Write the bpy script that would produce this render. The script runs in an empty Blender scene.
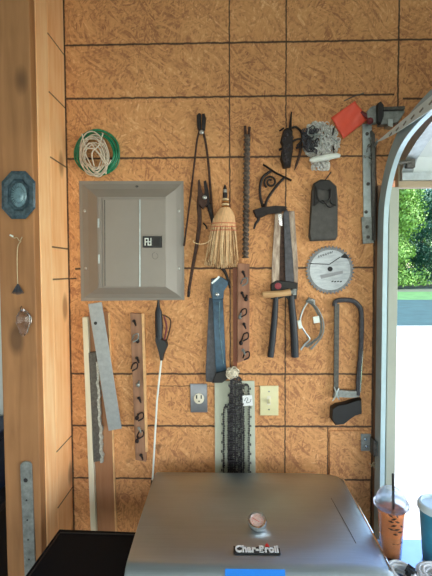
import bpy, bmesh, math, random
from math import sin, cos, pi, radians
from mathutils import Vector, Matrix, Euler
random.seed(7)
scene = bpy.context.scene
COL = scene.collection

# ------------------------------------------------------------------ camera
CAM = Vector((0, -1.54, 1.75)); FPX = 416.0
ROT = Matrix.Rotation(radians(1.3), 3, 'Z') @ Matrix.Rotation(radians(87.5), 3, 'X') @ Matrix.Rotation(radians(-.25), 3, 'Z')
cd = bpy.data.cameras.new('camera'); cam = bpy.data.objects.new('camera', cd); COL.objects.link(cam)
cam.location = CAM; cam.rotation_euler = ROT.to_euler()
cd.sensor_width = 36; cd.sensor_fit = 'AUTO'; cd.lens = 26.0; cd.clip_end = 300; cd.clip_start = .02
scene.camera = cam

def on(px, py, ax, v):
    r = ROT @ Vector(((px-216)/FPX, -(py-288)/FPX, -1))
    return CAM + r*((v-CAM[ax])/r[ax])
def W(px, py, Y=0.0): return on(px, py, 1, Y)
S = 1.54/416     # metres per pixel at the wall

# ------------------------------------------------------------------ materials
def nt(name):
    m = bpy.data.materials.new(name); m.use_nodes = True
    n = m.node_tree; return m, n, n.nodes['Principled BSDF']
def node(n, t, **k):
    x = n.nodes.new(t)
    for a, b in k.items(): setattr(x, a, b)
    return x
def lin(c): return tuple(((v/255+.055)/1.055)**2.4 if v > 10 else v/255/12.92 for v in c)+(1,)
def M(name, rgb, rough=.6, metal=0, var=.25, scale=30, bump=0, stretch=(1, 1, 1), dark=None, **k):
    """procedural: base colour broken up by noise between a darker and a lighter tone of itself"""
    m, n, b = nt(name)
    tc = node(n, 'ShaderNodeTexCoord'); mp = node(n, 'ShaderNodeMapping'); mp.inputs['Scale'].default_value = stretch
    n.links.new(tc.outputs['Object'], mp.inputs['Vector'])
    ns = node(n, 'ShaderNodeTexNoise'); ns.inputs['Scale'].default_value = scale; ns.inputs['Detail'].default_value = 5; ns.inputs['Roughness'].default_value = .65
    n.links.new(mp.outputs[0], ns.inputs['Vector'])
    cr = node(n, 'ShaderNodeValToRGB'); base = lin(rgb)
    lo = lin(dark) if dark else tuple(c*(1-var) for c in base[:3])+(1,)
    hi = tuple(min(1, c*(1+var)) for c in base[:3])+(1,)
    cr.color_ramp.elements[0].position = .3; cr.color_ramp.elements[0].color = lo
    cr.color_ramp.elements[1].position = .7; cr.color_ramp.elements[1].color = hi
    n.links.new(ns.outputs['Fac'], cr.inputs[0]); n.links.new(cr.outputs[0], b.inputs['Base Color'])
    b.inputs['Roughness'].default_value = rough; b.inputs['Metallic'].default_value = metal
    for a, v in k.items(): b.inputs[a.replace('_', ' ')].default_value = v
    if bump:
        bp = node(n, 'ShaderNodeBump'); bp.inputs['Strength'].default_value = bump; bp.inputs['Distance'].default_value = .002
        n.links.new(ns.outputs['Fac'], bp.inputs['Height']); n.links.new(bp.outputs[0], b.inputs['Normal'])
    return m

def maths(n, op, a, b=None, c=None):
    x = node(n, 'ShaderNodeMath', operation=op)
    for i, v in enumerate((a, b, c)):
        if v is None: continue
        if isinstance(v, (int, float)): x.inputs[i].default_value = v
        else: n.links.new(v, x.inputs[i])
    return x.outputs[0]

def osb(name, hl=(), vl=(), tint=1.0):
    """oriented strand board; hl = [(z, x0, x1, half width)], vl = [(x, z0, z1, half width)]: black marker lines"""
    m, n, b = nt(name)
    tc = node(n, 'ShaderNodeTexCoord'); pos = tc.outputs['Object']
    wob = node(n, 'ShaderNodeTexNoise'); wob.inputs['Scale'].default_value = 5; wob.inputs['Detail'].default_value = 1
    n.links.new(pos, wob.inputs['Vector'])
    wm = node(n, 'ShaderNodeVectorMath', operation='SCALE'); wm.inputs['Scale'].default_value = .10
    n.links.new(wob.outputs['Color'], wm.inputs[0])
    ad = node(n, 'ShaderNodeVectorMath', operation='ADD'); n.links.new(pos, ad.inputs[0]); n.links.new(wm.outputs[0], ad.inputs[1])
    cols = []
    for ang, sx, sz in ((.35, 26, 150), (1.35, 32, 190), (2.4, 22, 120)):
        mp = node(n, 'ShaderNodeMapping'); mp.inputs['Rotation'].default_value = (0, ang, 0)
        n.links.new(ad.outputs[0], mp.inputs['Vector'])
        m2 = node(n, 'ShaderNodeMapping'); m2.inputs['Scale'].default_value = (sx, 1, sz); n.links.new(mp.outputs[0], m2.inputs['Vector'])
        v = node(n, 'ShaderNodeTexVoronoi'); v.inputs['Scale'].default_value = 1; n.links.new(m2.outputs[0], v.inputs['Vector'])
        sp = node(n, 'ShaderNodeSeparateColor'); n.links.new(v.outputs['Color'], sp.inputs[0])
        cols.append((sp.outputs[0], sp.outputs[1], v.outputs['Distance']))
    s1 = maths(n, 'GREATER_THAN', cols[1][1], .52); s2 = maths(n, 'GREATER_THAN', cols[2][1], .62)
    mx = node(n, 'ShaderNodeMix'); n.links.new(s1, mx.inputs[0]); n.links.new(cols[0][0], mx.inputs[2]); n.links.new(cols[1][0], mx.inputs[3])
    mx2 = node(n, 'ShaderNodeMix'); n.links.new(s2, mx2.inputs[0]); n.links.new(mx.outputs[0], mx2.inputs[2]); n.links.new(cols[2][0], mx2.inputs[3])
    fine = node(n, 'ShaderNodeTexNoise'); fine.inputs['Scale'].default_value = 95; fine.inputs['Detail'].default_value = 6; fine.inputs['Roughness'].default_value = .7
    n.links.new(ad.outputs[0], fine.inputs['Vector'])
    big = node(n, 'ShaderNodeTexNoise'); big.inputs['Scale'].default_value = 3.2; big.inputs['Detail'].default_value = 3; n.links.new(pos, big.inputs['Vector'])
    f = maths(n, 'ADD', maths(n, 'MULTIPLY', mx2.outputs[0], .26), maths(n, 'MULTIPLY', fine.outputs['Fac'], .66))
    f = maths(n, 'ADD', f, maths(n, 'MULTIPLY', maths(n, 'SUBTRACT', big.outputs['Fac'], .5), .35))
    cr = node(n, 'ShaderNodeValToRGB'); e = cr.color_ramp.elements
    T = lambda c: tuple(x*tint for x in lin(c)[:3])+(1,)
    e[0].position = .12; e[0].color = T((128, 80, 50)); e[1].position = .82; e[1].color = T((250, 212, 164))
    for p, c in ((.33, (178, 120, 78)), (.45, (207, 148, 95)), (.60, (219, 160, 105))):
        q = e.new(p); q.color = T(c)
    n.links.new(f, cr.inputs[0])
    # dark knots and bark flakes
    kn = node(n, 'ShaderNodeTexNoise'); kn.inputs['Scale'].default_value = 17; kn.inputs['Detail'].default_value = 2; n.links.new(ad.outputs[0], kn.inputs['Vector'])
    kf = node(n, 'ShaderNodeMapRange'); kf.inputs['From Min'].default_value = .70; kf.inputs['From Max'].default_value = .78; n.links.new(kn.outputs['Fac'], kf.inputs[0])
    m3 = node(n, 'ShaderNodeMix', data_type='RGBA'); n.links.new(maths(n, 'MULTIPLY', kf.outputs[0], .6), m3.inputs[0]); n.links.new(cr.outputs[0], m3.inputs[6]); m3.inputs[7].default_value = lin((86, 50, 30))
    # marker lines
    sx = node(n, 'ShaderNodeSeparateXYZ'); n.links.new(pos, sx.inputs[0]); X, Z = sx.outputs[0], sx.outputs[2]
    jn = node(n, 'ShaderNodeTexNoise'); jn.inputs['Scale'].default_value = 38; jn.inputs['Detail'].default_value = 3; n.links.new(pos, jn.inputs['Vector'])
    jit = maths(n, 'MULTIPLY', maths(n, 'SUBTRACT', jn.outputs['Fac'], .5), .0075)
    tot = None
    def lim(c, lo, hi): return maths(n, 'MULTIPLY', maths(n, 'GREATER_THAN', c, lo), maths(n, 'LESS_THAN', c, hi))
    for (c, lo, hi, w), A, B in [(h, Z, X) for h in hl]+[(v, X, Z) for v in vl]:
        d = maths(n, 'ABSOLUTE', maths(n, 'ADD', maths(n, 'SUBTRACT', A, c), jit))
        g = node(n, 'ShaderNodeMapRange'); g.inputs['From Min'].default_value = w; g.inputs['From Max'].default_value = w*.35
        n.links.new(d, g.inputs[0]); l = maths(n, 'MULTIPLY', g.outputs[0], lim(B, lo, hi))
        tot = l if tot is None else maths(n, 'MAXIMUM', tot, l)
    out = m3.outputs[2]
    if tot is not None:
        m4 = node(n, 'ShaderNodeMix', data_type='RGBA'); n.links.new(maths(n, 'MULTIPLY', tot, .93), m4.inputs[0]); n.links.new(out, m4.inputs[6]); m4.inputs[7].default_value = lin((38, 26, 22)); out = m4.outputs[2]
    n.links.new(out, b.inputs['Base Color']); b.inputs['Roughness'].default_value = .7
    bp = node(n, 'ShaderNodeBump'); bp.inputs['Strength'].default_value = .2; bp.inputs['Distance'].default_value = .0012
    n.links.new(f, bp.inputs['Height']); n.links.new(bp.outputs[0], b.inputs['Normal'])
    return m

def wood(name, lo, hi, scale=6, axis='Z', rough=.6, marks=None):
    m, n, b = nt(name)
    tc = node(n, 'ShaderNodeTexCoord'); mp = node(n, 'ShaderNodeMapping'); st = {'X': (.12, 1, 1), 'Y': (1, .12, 1), 'Z': (1, 1, .09)}[axis]
    mp.inputs['Scale'].default_value = st; n.links.new(tc.outputs['Object'], mp.inputs['Vector'])
    ns = node(n, 'ShaderNodeTexNoise'); ns.inputs['Scale'].default_value = scale*10; ns.inputs['Detail'].default_value = 6; ns.inputs['Distortion'].default_value = .6
    n.links.new(mp.outputs[0], ns.inputs['Vector'])
    n2 = node(n, 'ShaderNodeTexNoise'); n2.inputs['Scale'].default_value = 4; n2.inputs['Detail'].default_value = 3; n.links.new(tc.outputs['Object'], n2.inputs['Vector'])
    f = maths(n, 'ADD', maths(n, 'MULTIPLY', ns.outputs['Fac'], .6), maths(n, 'MULTIPLY', n2.outputs['Fac'], .45))
    cr = node(n, 'ShaderNodeValToRGB'); cr.color_ramp.elements[0].position = .36; cr.color_ramp.elements[1].position = .66
    cr.color_ramp.elements[0].color = lin(lo); cr.color_ramp.elements[1].color = lin(hi); n.links.new(f, cr.inputs[0])
    out = cr.outputs[0]
    kn = node(n, 'ShaderNodeTexVoronoi'); kn.inputs['Scale'].default_value = 4.2
    km = node(n, 'ShaderNodeMapping'); km.inputs['Scale'].default_value = (1.6, 1.6, .8); n.links.new(tc.outputs['Object'], km.inputs['Vector']); n.links.new(km.outputs[0], kn.inputs['Vector'])
    kf = node(n, 'ShaderNodeMapRange'); kf.inputs['From Min'].default_value = .20; kf.inputs['From Max'].default_value = .10; n.links.new(kn.outputs['Distance'], kf.inputs[0])
    mk = node(n, 'ShaderNodeMix', data_type='RGBA'); n.links.new(maths(n, 'MULTIPLY', kf.outputs[0], .75), mk.inputs[0]); n.links.new(out, mk.inputs[6]); mk.inputs[7].default_value = tuple(c*.35 for c in lin(lo)[:3])+(1,); out = mk.outputs[2]
    if marks:
        sx = node(n, 'ShaderNodeSeparateXYZ'); n.links.new(tc.outputs['Object'], sx.inputs[0]); tot = None
        for z in marks:
            g = maths(n, 'LESS_THAN', maths(n, 'ABSOLUTE', maths(n, 'SUBTRACT', sx.outputs[2], z)), .0028)
            tot = g if tot is None else maths(n, 'MAXIMUM', tot, g)
        m4 = node(n, 'ShaderNodeMix', data_type='RGBA'); n.links.new(maths(n, 'MULTIPLY', tot, .85), m4.inputs[0]); n.links.new(out, m4.inputs[6]); m4.inputs[7].default_value = lin((50, 34, 26)); out = m4.outputs[2]
    n.links.new(out, b.inputs['Base Color']); b.inputs['Roughness'].default_value = rough
    bp = node(n, 'ShaderNodeBump'); bp.inputs['Strength'].default_value = .3; bp.inputs['Distance'].default_value = .001
    n.links.new(ns.outputs['Fac'], bp.inputs['Height']); n.links.new(bp.outputs[0], b.inputs['Normal'])
    return m

HL = [(z, -.7, 4, .0052) for z in (2.569, 2.161)] + [(2.378, -.7, .61, .0052), (2.362, .64, 4, .0055), (1.756, -.56, .545, .0052), (1.72, -.7, -.555, .004),
      (1.361, -.7, .545, .0052), (1.163, -.7, .545, .0052), (.960, -.7, .545, .0048), (1.315, -.33, .2, .0018), (.56, -.7, .545, .005), (.36, -.7, .545, .005)]
VL = [(.017, .3, 3, .0036), (.2215, .3, 3, .0036), (.545, .3, 2.2, .006), (.623, 2.2, 3, .0045), (.381, .96, 1.163, .0028), (-.584, .3, 3, .006)]
m_osb = osb('strand_board_marked', HL, VL)
m_osb2 = osb('strand_board')
m_stud = wood('pine_stud', (236, 170, 112), (250, 202, 150), 5, marks=(2.535, 2.345, 2.13, 1.83, 1.72, 1.124, .925))  # both stud tones raised so their lit right faces are in the colour
m_stud2 = wood('pine_stud_light', (240, 178, 122), (252, 210, 160), 5)
m_board = wood('aged_pine_board', (140, 96, 58), (172, 122, 78), 4)
m_white_wood = wood('white_painted_wood', (196, 188, 160), (226, 218, 196), 4)
m_plank = wood('brown_plank', (150, 100, 66), (176, 124, 86), 5)
m_plank_edge = M('plank_pale_edge', (222, 176, 124), .7)
m_rack = wood('weathered_wood', (120, 84, 62), (166, 124, 96), 6)
m_rack2 = wood('reddish_weathered_wood', (130, 86, 64), (176, 126, 98), 6)
m_red_strip = wood('red_brown_strip', (118, 64, 42), (150, 86, 58), 6)
m_tan = wood('worn_tan_handle', (176, 130, 84), (214, 176, 128), 8, axis='X')
m_panel = M('grey_enamel', (137, 131, 124), .42, var=.05, scale=8)
m_panel2 = M('grey_enamel_door', (143, 136, 128), .4, var=.04, scale=8)
m_screw = M('screw_metal', (170, 170, 166), .35, .8)
m_black = M('black_plastic', (24, 24, 27), .45, var=.3)
m_blackmetal = M('blackened_iron', (44, 38, 38), .6, .5, var=.5, scale=60, bump=.4)
m_rust = M('rusty_dark_iron', (74, 54, 46), .75, .35, var=.5, scale=90, bump=.6)
m_chain = M('speckled_chain_steel', (58, 54, 58), .4, .5, var=1.2, scale=170, dark=(20, 18, 22))  # lighter speckle paints metallic glints over the dark steel
m_galv = M('galvanized_steel', (178, 188, 190), .38, .75, var=.18, scale=40)
m_galvw = M('weathered_galvanized', (140, 144, 142), .5, .6, var=.35, scale=50, bump=.2)
m_grey_bar = M('grey_aluminium', (160, 166, 170), .45, .5, var=.12, scale=60)
m_dark_grey = M('dark_grey_metal', (92, 90, 86), .6, .4, var=.4, scale=90, bump=.4)
m_rough_edge = M('jagged_zinc', (176, 178, 172), .5, .5, var=.5, scale=160, bump=.5)
m_blue = M('blue_steel', (50, 76, 96), .4, .35, var=.45, scale=45)
m_bluedark = M('dark_blue_grip', (30, 36, 46), .5, var=.35, scale=60)
m_slate = M('slate_steel', (76, 76, 82), .5, .4, var=.35, scale=60)
m_blade = M('scuffed_blade_steel', (146, 134, 122), .4, .7, var=.45, scale=35, dark=(96, 74, 62), stretch=(2, 1, .5))
m_saw = M('saw_blade_steel', (158, 164, 170), .33, .7, var=.2, scale=30, stretch=(1, 1, 4))
m_tooth = M('worn_tooth_steel', (116, 116, 118), .45, .7, var=.4, scale=80)
m_red = M('faded_red_plastic', (206, 66, 58), .7)
m_orange = M('orange_flag_vinyl', (248, 96, 72), .45, var=.08, scale=14, bump=.3)
m_pivot = M('faded_pink_pivot', (158, 66, 76), .6)
m_maroon = M('maroon_knob', (110, 40, 46), .5)
m_straw = M('broom_straw', (216, 172, 126), .8, var=.3, scale=120, stretch=(4, 1, .4))
m_straw2 = M('broom_straw_pale', (238, 208, 164), .8, var=.2, scale=120)
m_straw3 = M('broom_straw_brown', (146, 102, 62), .8, var=.3, scale=120)
m_stitch = M('red_stitching', (206, 108, 84), .8)
m_brass = M('copper_wire', (190, 132, 76), .4, .7)
m_wire = M('bare_wire', (188, 172, 140), .5, .4)
m_green = M('green_cord', (18, 122, 84), .45, var=.35, scale=50)
m_cord = M('pale_cord', (206, 194, 176), .6, var=.25, scale=70)
m_tangle = M('silver_tangle', (232, 230, 218), .5, .1, var=.5, scale=120)
m_whitep = M('white_plastic', (226, 232, 226), .4, var=.05)
m_rag = M('knotted_white_cloth', (206, 196, 176), .85, var=.3, scale=120, bump=.5)
m_whiteboard = M('pale_green_board', (196, 200, 182), .65, var=.06, scale=12)
m_card = M('white_card', (232, 234, 236), .6, var=.03)
m_ink = M('black_ink', (30, 30, 34), .7)
m_ivory = M('ivory_plate', (224, 216, 172), .4, var=.04)
m_ivory2 = M('cream_receptacle', (228, 220, 200), .4, var=.04)
m_platesteel = M('grey_outlet_plate', (132, 134, 140), .4, .35, var=.12)
m_leather = M('dark_grey_leather', (72, 70, 68), .65, var=.3, scale=40, bump=.3)
m_leather2 = M('black_leather', (32, 30, 30), .6, var=.4, scale=60, bump=.3)
m_dish = M('blue_glazed_glass', (66, 84, 94), .14, .1, var=.5, scale=70)
m_dish2 = M('pale_blue_glass', (104, 134, 146), .22, .2, var=.3, scale=90)
m_steel = None
m_steelside = M('brushed_steel_side', (150, 148, 146), .35, .9, var=.1)
m_chrome = M('chrome', (220, 220, 220), .14, 1, var=.03)
m_dial = M('thermometer_dial', (206, 176, 166), .4, var=.25, scale=160)
m_tape = M('blue_tape', (14, 128, 232), .6, var=.06)
m_shelf = M('black_shelf', (9, 16, 25), .6, var=.2, scale=60, Specular_IOR_Level=.1)
m_cart = M('black_cart_steel', (26, 26, 28), .45, var=.2)
m_flame = M('red_enamel', (220, 50, 50), .4)
m_conc = M('driveway_concrete', (206, 203, 196), .85, var=.06, scale=3)
m_floor = M('garage_concrete', (128, 122, 114), .8, var=.12, scale=4)
m_ceiling = M('ceiling_board', (206, 204, 198), .8, var=.06, scale=4)
m_drywall = M('pale_drywall', (206, 210, 208), .85, var=.04, scale=4)
m_doorw = M('white_door_skin', (214, 224, 226), .4, var=.04, scale=10)
m_trimw = M('pale_jamb_trim', (168, 172, 160), .6, var=.06, scale=12)
m_headw = wood('header_trim', (150, 132, 108), (178, 160, 134), 5, axis='X')
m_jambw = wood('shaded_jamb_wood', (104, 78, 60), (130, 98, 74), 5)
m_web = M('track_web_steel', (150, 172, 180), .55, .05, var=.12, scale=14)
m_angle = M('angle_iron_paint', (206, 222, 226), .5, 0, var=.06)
m_lip = M('lit_lip_steel', (196, 222, 232), .3, .3, var=.05)  # pale tone paints the reflection that brightens the track's front lip
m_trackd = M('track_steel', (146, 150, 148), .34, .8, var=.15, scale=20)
m_lawn = M('lawn_grass', (84, 130, 66), .9, var=.3, scale=1.2)
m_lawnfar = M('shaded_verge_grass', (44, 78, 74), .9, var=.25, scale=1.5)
m_wgr = M('shaded_ground', (96, 104, 82), .9, var=.2, scale=2)  # dull grey-green paints in the shade under the trees
m_leafA = M('leaf_green', (120, 160, 62), .6, var=.45, scale=1.2)
m_leafB = M('leaf_dark_green', (62, 116, 84), .6, var=.45, scale=1.0)
m_bark = M('tree_bark', (88, 74, 62), .9, var=.3)
m_tote = M('navy_plastic', (26, 52, 96), .5, var=.2)
m_cabinet = M('dark_cabinet', (36, 40, 44), .5, var=.2)
m_cable = M('white_cable', (222, 226, 232), .4, var=.06)
m_palelid = M('pale_blue_lid', (206, 226, 236), .3, var=.04)
m_teal = M('teal_cup', (52, 136, 168), .35, var=.15, scale=20)

ANI = .25
def lid_steel():
    m, n, b = nt('brushed_stainless_lid')
    tc = node(n, 'ShaderNodeTexCoord'); mp = node(n, 'ShaderNodeMapping'); mp.inputs['Scale'].default_value = (1, 60, 60)
    n.links.new(tc.outputs['Object'], mp.inputs['Vector'])
    ns = node(n, 'ShaderNodeTexNoise'); ns.inputs['Scale'].default_value = 6; ns.inputs['Detail'].default_value = 4; n.links.new(mp.outputs[0], ns.inputs['Vector'])
    n2 = node(n, 'ShaderNodeTexNoise'); n2.inputs['Scale'].default_value = 5; n2.inputs['Detail'].default_value = 6; n.links.new(tc.outputs['Object'], n2.inputs['Vector'])
    cr = node(n, 'ShaderNodeMix', data_type='RGBA'); n.links.new(maths(n, 'ADD', maths(n, 'MULTIPLY', ns.outputs['Fac'], .4), maths(n, 'MULTIPLY', n2.outputs['Fac'], .6)), cr.inputs[0])
    cr.inputs[6].default_value = lin((146, 156, 162)); cr.inputs[7].default_value = lin((196, 208, 216)); n.links.new(cr.outputs[2], b.inputs['Base Color'])
    b.inputs['Metallic'].default_value = 1
    n.links.new(maths(n, 'ADD', .40, maths(n, 'MULTIPLY', n2.outputs['Fac'], .12)), b.inputs['Roughness'])
    b.inputs['Anisotropic'].default_value = .85; b.inputs['Anisotropic Rotation'].default_value = ANI
    tg = node(n, 'ShaderNodeTangent', direction_type='RADIAL', axis='X'); n.links.new(tg.outputs[0], b.inputs['Tangent'])
    bp = node(n, 'ShaderNodeBump'); bp.inputs['Strength'].default_value = .12; bp.inputs['Distance'].default_value = .001
    n.links.new(ns.outputs['Fac'], bp.inputs['Height']); n.links.new(bp.outputs[0], b.inputs['Normal'])
    return m
m_steel = lid_steel()
def glassy(name, rgb, rough=.08, ior=1.35, alpha=1):
    m, n, b = nt(name); b.inputs['Base Color'].default_value = lin(rgb); b.inputs['Roughness'].default_value = rough
    b.inputs['Transmission Weight'].default_value = 1; b.inputs['IOR'].default_value = ior; b.inputs['Alpha'].default_value = alpha
    ns = node(n, 'ShaderNodeTexNoise'); ns.inputs['Scale'].default_value = 60
    bp = node(n, 'ShaderNodeBump'); bp.inputs['Strength'].default_value = .08; n.links.new(ns.outputs['Fac'], bp.inputs['Height']); n.links.new(bp.outputs[0], b.inputs['Normal'])
    return m
m_clear = glassy('clear_cup_plastic', (236, 244, 252), .12, 1.2)
m_lidp = glassy('cloudy_lid_plastic', (232, 240, 250), .35, 1.12)
m_crystal = glassy('clear_crystal', (240, 236, 240), .1, 1.5)
m_tea = M('orange_iced_tea', (232, 138, 78), .35, var=.22, scale=26, Transmission_Weight=.25)  # orange lightened to paint in the light from behind the cup
m_tea2 = M('dark_tea_bottom', (132, 56, 26), .4, var=.2, scale=26)

# ------------------------------------------------------------------ mesh builder
class B:
    def __init__(s): s.bm = bmesh.new()
    def loft(s, rings, caps=True, closed=True):
        vs = [[s.bm.verts.new(p) for p in r] for r in rings]; n = len(rings[0])
        for a, b in zip(vs, vs[1:]):
            for i in range(n if closed else n-1):
                try: s.bm.faces.new((a[i], a[(i+1) % n], b[(i+1) % n], b[i]))
                except ValueError: pass
        if caps:
            s.bm.faces.new(vs[0][::-1]); s.bm.faces.new(vs[-1])
        return s
    def tube(s, pts, r, n=8, close=False, flat=None):
        pts = [Vector(p) for p in pts]; R = r if isinstance(r, (list, tuple)) else [r]*len(pts)
        rings = []; up = None; N = len(pts)
        for i, p in enumerate(pts):
            a = pts[(i-1) % N] if (close or i > 0) else p; b = pts[(i+1) % N] if (close or i < N-1) else p
            t = (b-a).normalized() if (b-a).length > 1e-9 else Vector((0, 0, 1))
            if up is None: up = t.orthogonal().normalized()
            up = (up - t*up.dot(t)); up = up.normalized() if up.length > 1e-6 else t.orthogonal().normalized()
            w = t.cross(up)
            rings.append([p + (up*cos(2*pi*k/n)+w*sin(2*pi*k/n))*R[i] for k in range(n)])
        if flat:
            rings = [[Vector((q.x, p.y+(q.y-p.y)*flat, q.z)) for q in rg] for rg, p in zip(rings, pts)]
        if close: s.loft(rings+[rings[0]], caps=False)
        else: s.loft(rings)
        return s
    def box(s, c, d, rot=None):
        mt = Matrix.Translation(c) @ (rot.to_matrix().to_4x4() if rot else Matrix()) @ Matrix.Diagonal((d[0], d[1], d[2], 1))
        bmesh.ops.create_cube(s.bm, size=1, matrix=mt); return s
    def box2(s, a, b): return s.box([(x+y)/2 for x, y in zip(a, b)], [abs(y-x) for x, y in zip(a, b)])
    def plate(s, pts, yb, yf, inset=0):
        """outline given in photograph pixels at the front depth yf, with real thickness to yb"""
        f = [W(x, y, yf) for x, y in pts]; return s.slab(f, yb, yf, inset)
    def slab(s, f, yb, yf, inset=0):
        f = [Vector(p) for p in f]; c = sum(f, Vector())/len(f)
        def at(y, k): return [Vector((c.x+(p.x-c.x)*k, y, c.z+(p.z-c.z)*k)) for p in f]
        if inset:
            h = (yf-yb)
            return s.loft([at(yb, 1), at(yf-h*.25, 1), at(yf, 1-inset)])
        return s.loft([at(yb, 1), at(yf, 1)])
    def lathe(s, prof, c, ax='Z', n=28, sx=1, sy=1, caps=True):
        rings = []
        for r, h in prof:
            rg = []
            for k in range(n):
                a = 2*pi*k/n; u, v = r*cos(a)*sx, r*sin(a)*sy
                q = {'Z': (u, v, h), 'Y': (u, -h, v), 'X': (h, u, v)}[ax]
                rg.append(Vector(c)+Vector(q))
            rings.append(rg)
        return s.loft(rings, caps=caps)
    def ball(s, c, r, sc=(1, 1, 1), n=10):
        bmesh.ops.create_uvsphere(s.bm, u_segments=n, v_segments=max(6, n//2+2), radius=r, matrix=Matrix.Translation(c) @ Matrix.Diagonal((*sc, 1))); return s
    def obj(s, name, mat, parent=None, bevel=0, smooth=True, kind=None, solid=0):
        me = bpy.data.meshes.new(name)
        bmesh.ops.recalc_face_normals(s.bm, faces=s.bm.faces)
        if parent: off = wloc(parent)
        elif kind == 'structure' or kind == 'origin': off = Vector()
        else:
            cs = [v.co for v in s.bm.verts]
            off = Vector(((min(c.x for c in cs)+max(c.x for c in cs))/2, (min(c.y for c in cs)+max(c.y for c in cs))/2, min(c.z for c in cs)))
        bmesh.ops.translate(s.bm, verts=s.bm.verts, vec=-off)
        s.bm.to_mesh(me); s.bm.free(); me.materials.append(mat)
        if smooth:
            for p in me.polygons: p.use_smooth = True
            try: me.set_sharp_from_angle(angle=radians(35))
            except Exception: pass
        o = bpy.data.objects.new(name, me); COL.objects.link(o)
        if parent: o.parent = parent
        else: o.location = off
        if bevel:
            md = o.modifiers.new('bevel', 'BEVEL'); md.width = bevel; md.segments = 2; md.limit_method = 'ANGLE'
        if kind == 'structure': o['kind'] = 'structure'
        return o
def wloc(o):
    v = Vector(o.location)
    while o.parent: o = o.parent; v += o.location
    return v
def tag(o, label, cat, group=None, kind=None):
    o['label'] = label; o['category'] = cat
    if group: o['group'] = group
    if kind: o['kind'] = kind
    return o
def thing(name, loc, label, cat, group=None):
    o = bpy.data.objects.new(name, None); COL.objects.link(o); o.location = loc; o.empty_display_size = .02
    return tag(o, label, cat, group)
def ell(cx, cy, rx, ry, n=24, a0=0, a1=2*pi):
    return [(cx+rx*cos(a0+(a1-a0)*k/n), cy+ry*sin(a0+(a1-a0)*k/n)) for k in range(n)]
def pw(pts, Y): return [W(p[0], p[1], p[2] if len(p) > 2 else Y) for p in pts]
def spline(pts, k=6):
    out = []; P = [Vector(p) for p in pts]
    for i in range(len(P)-1):
        a, b, c, d = P[max(0, i-1)], P[i], P[i+1], P[min(len(P)-1, i+2)]
        for j in range(k):
            t = j/k; out.append(.5*((2*b)+(c-a)*t+(2*a-5*b+4*c-d)*t*t+(3*b-a-3*c+d)*t**3))
    return out+[P[-1]]

# ------------------------------------------------------------------ setting
XJ = .60; ZH = 2.040; XR = 3.1; CE = 2.95
st = lambda name, b, m, **k: b.obj(name, m, None, kind='structure', smooth=False, **k)
bw = B(); bw.box2((-.735, 0, 0), (XJ, .12, CE)); bw.box2((XJ, 0, ZH+.03), (XR, .12, CE)); bw.box2((XR, 0, 0), (3.7, .12, CE))
st('wall_front', bw, m_osb)
st('wall_front_left', B().box2((-3.1, .02, 0), (-.737, .12, CE)), m_drywall)
st('wall_left', B().box2((-3.2, -5.6, 0), (-3.1, .12, CE)), m_drywall)
bb = B(); bb.box2((-3.2, -5.7, 0), (-1.6, -5.6, CE)); bb.box2((1.6, -5.7, 0), (3.8, -5.6, CE)); bb.box2((-1.6, -5.7, 2.2), (1.6, -5.6, CE))
st('wall_back', bb, m_drywall)
br = B(); br.box2((3.7, -5.6, 0), (3.8, -3.9, CE)); br.box2((3.7, -.5, 0), (3.8, .12, CE)); br.box2((3.7, -3.9, 2.25), (3.8, -.5, CE))
st('wall_right', br, m_drywall)
st('ceiling', B().box2((-3.2, -5.7, CE), (3.8, .45, CE+.1)), m_ceiling)
st('floor', B().box2((-3.2, -5.7, -.1), (3.8, .12, 0)), m_floor)
# corner post: 2x6 stud, 2x4 nailed to it and a flat board on the front
st('trim_1', B().box2((-.623, -.14, 0), (-.585, 0, CE)), m_stud, bevel=.003)
st('trim_2', B().box2((-.674, -.229, 0), (-.585, -.1405, CE)) , m_stud2, bevel=.003)
st('trim_3', B().box2((-.700, -.267, 0), (-.587, -.2295, CE)), m_board, bevel=.003)
# door opening trims
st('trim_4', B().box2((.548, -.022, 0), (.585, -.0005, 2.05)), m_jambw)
st('trim_5', B().box2((.582, -.04, 0), (.616, -.0005, 2.04)), m_trimw, bevel=.002)
st('trim_6', B().box2((.6165, -.03, ZH), (XR, .0, ZH+.10)), m_headw, bevel=.002)
# raised garage door, its lowest section tipping in the bend of the track
sec = [(-.035, 2.088), (-.075, 2.135), (-.16, 2.172), (-.25, 2.198), (-.45, 2.225), (-.8, 2.245), (-2.3, 2.26)]
def strip(x0, x1, path, th):
    b = B(); r0, r1 = [], []
    nrm = []
    for i, (y, z) in enumerate(path):
        a = path[max(0, i-1)]; c = path[min(len(path)-1, i+1)]; t = Vector((0, c[0]-a[0], c[1]-a[1])).normalized(); nrm.append(Vector((0, -t.z, t.y)) if t.y > 0 else Vector((0, t.z, -t.y)))
    rings = []
    for (y, z), nn in zip(path, nrm):
        p = Vector((0, y, z)); q = p+nn*th
        rings.append([Vector((x0, p.y, p.z)), Vector((x1, p.y, p.z)), Vector((x1, q.y, q.z)), Vector((x0, q.y, q.z))])
    return b.loft(rings)
gd = thing('garage_door', (1.9, -.035, 2.09), 'white overhead garage door rolled up above the opening', 'garage door')
strip(.66, 3.05, sec, .035).obj('door_panel', m_doorw, gd, smooth=False)
strip(.622, .662, [(y, z-.006) for y, z in sec], .045).obj('end_stile', m_galv, gd, smooth=False)
B().box2((.622, -.05, 2.062), (3.05, -.012, 2.088)).obj('bottom_rail', m_galv, gd)
bh = B(); bh.box2((.628, -.075, 2.10), (.655, -.055, 2.15)); bh.tube([(.56, -.085, 2.11), (.64, -.075, 2.12)], .006); bh.lathe([(.012, -.006), (.012, .006)], (.575, -.085, 2.11), 'X', 12)
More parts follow.
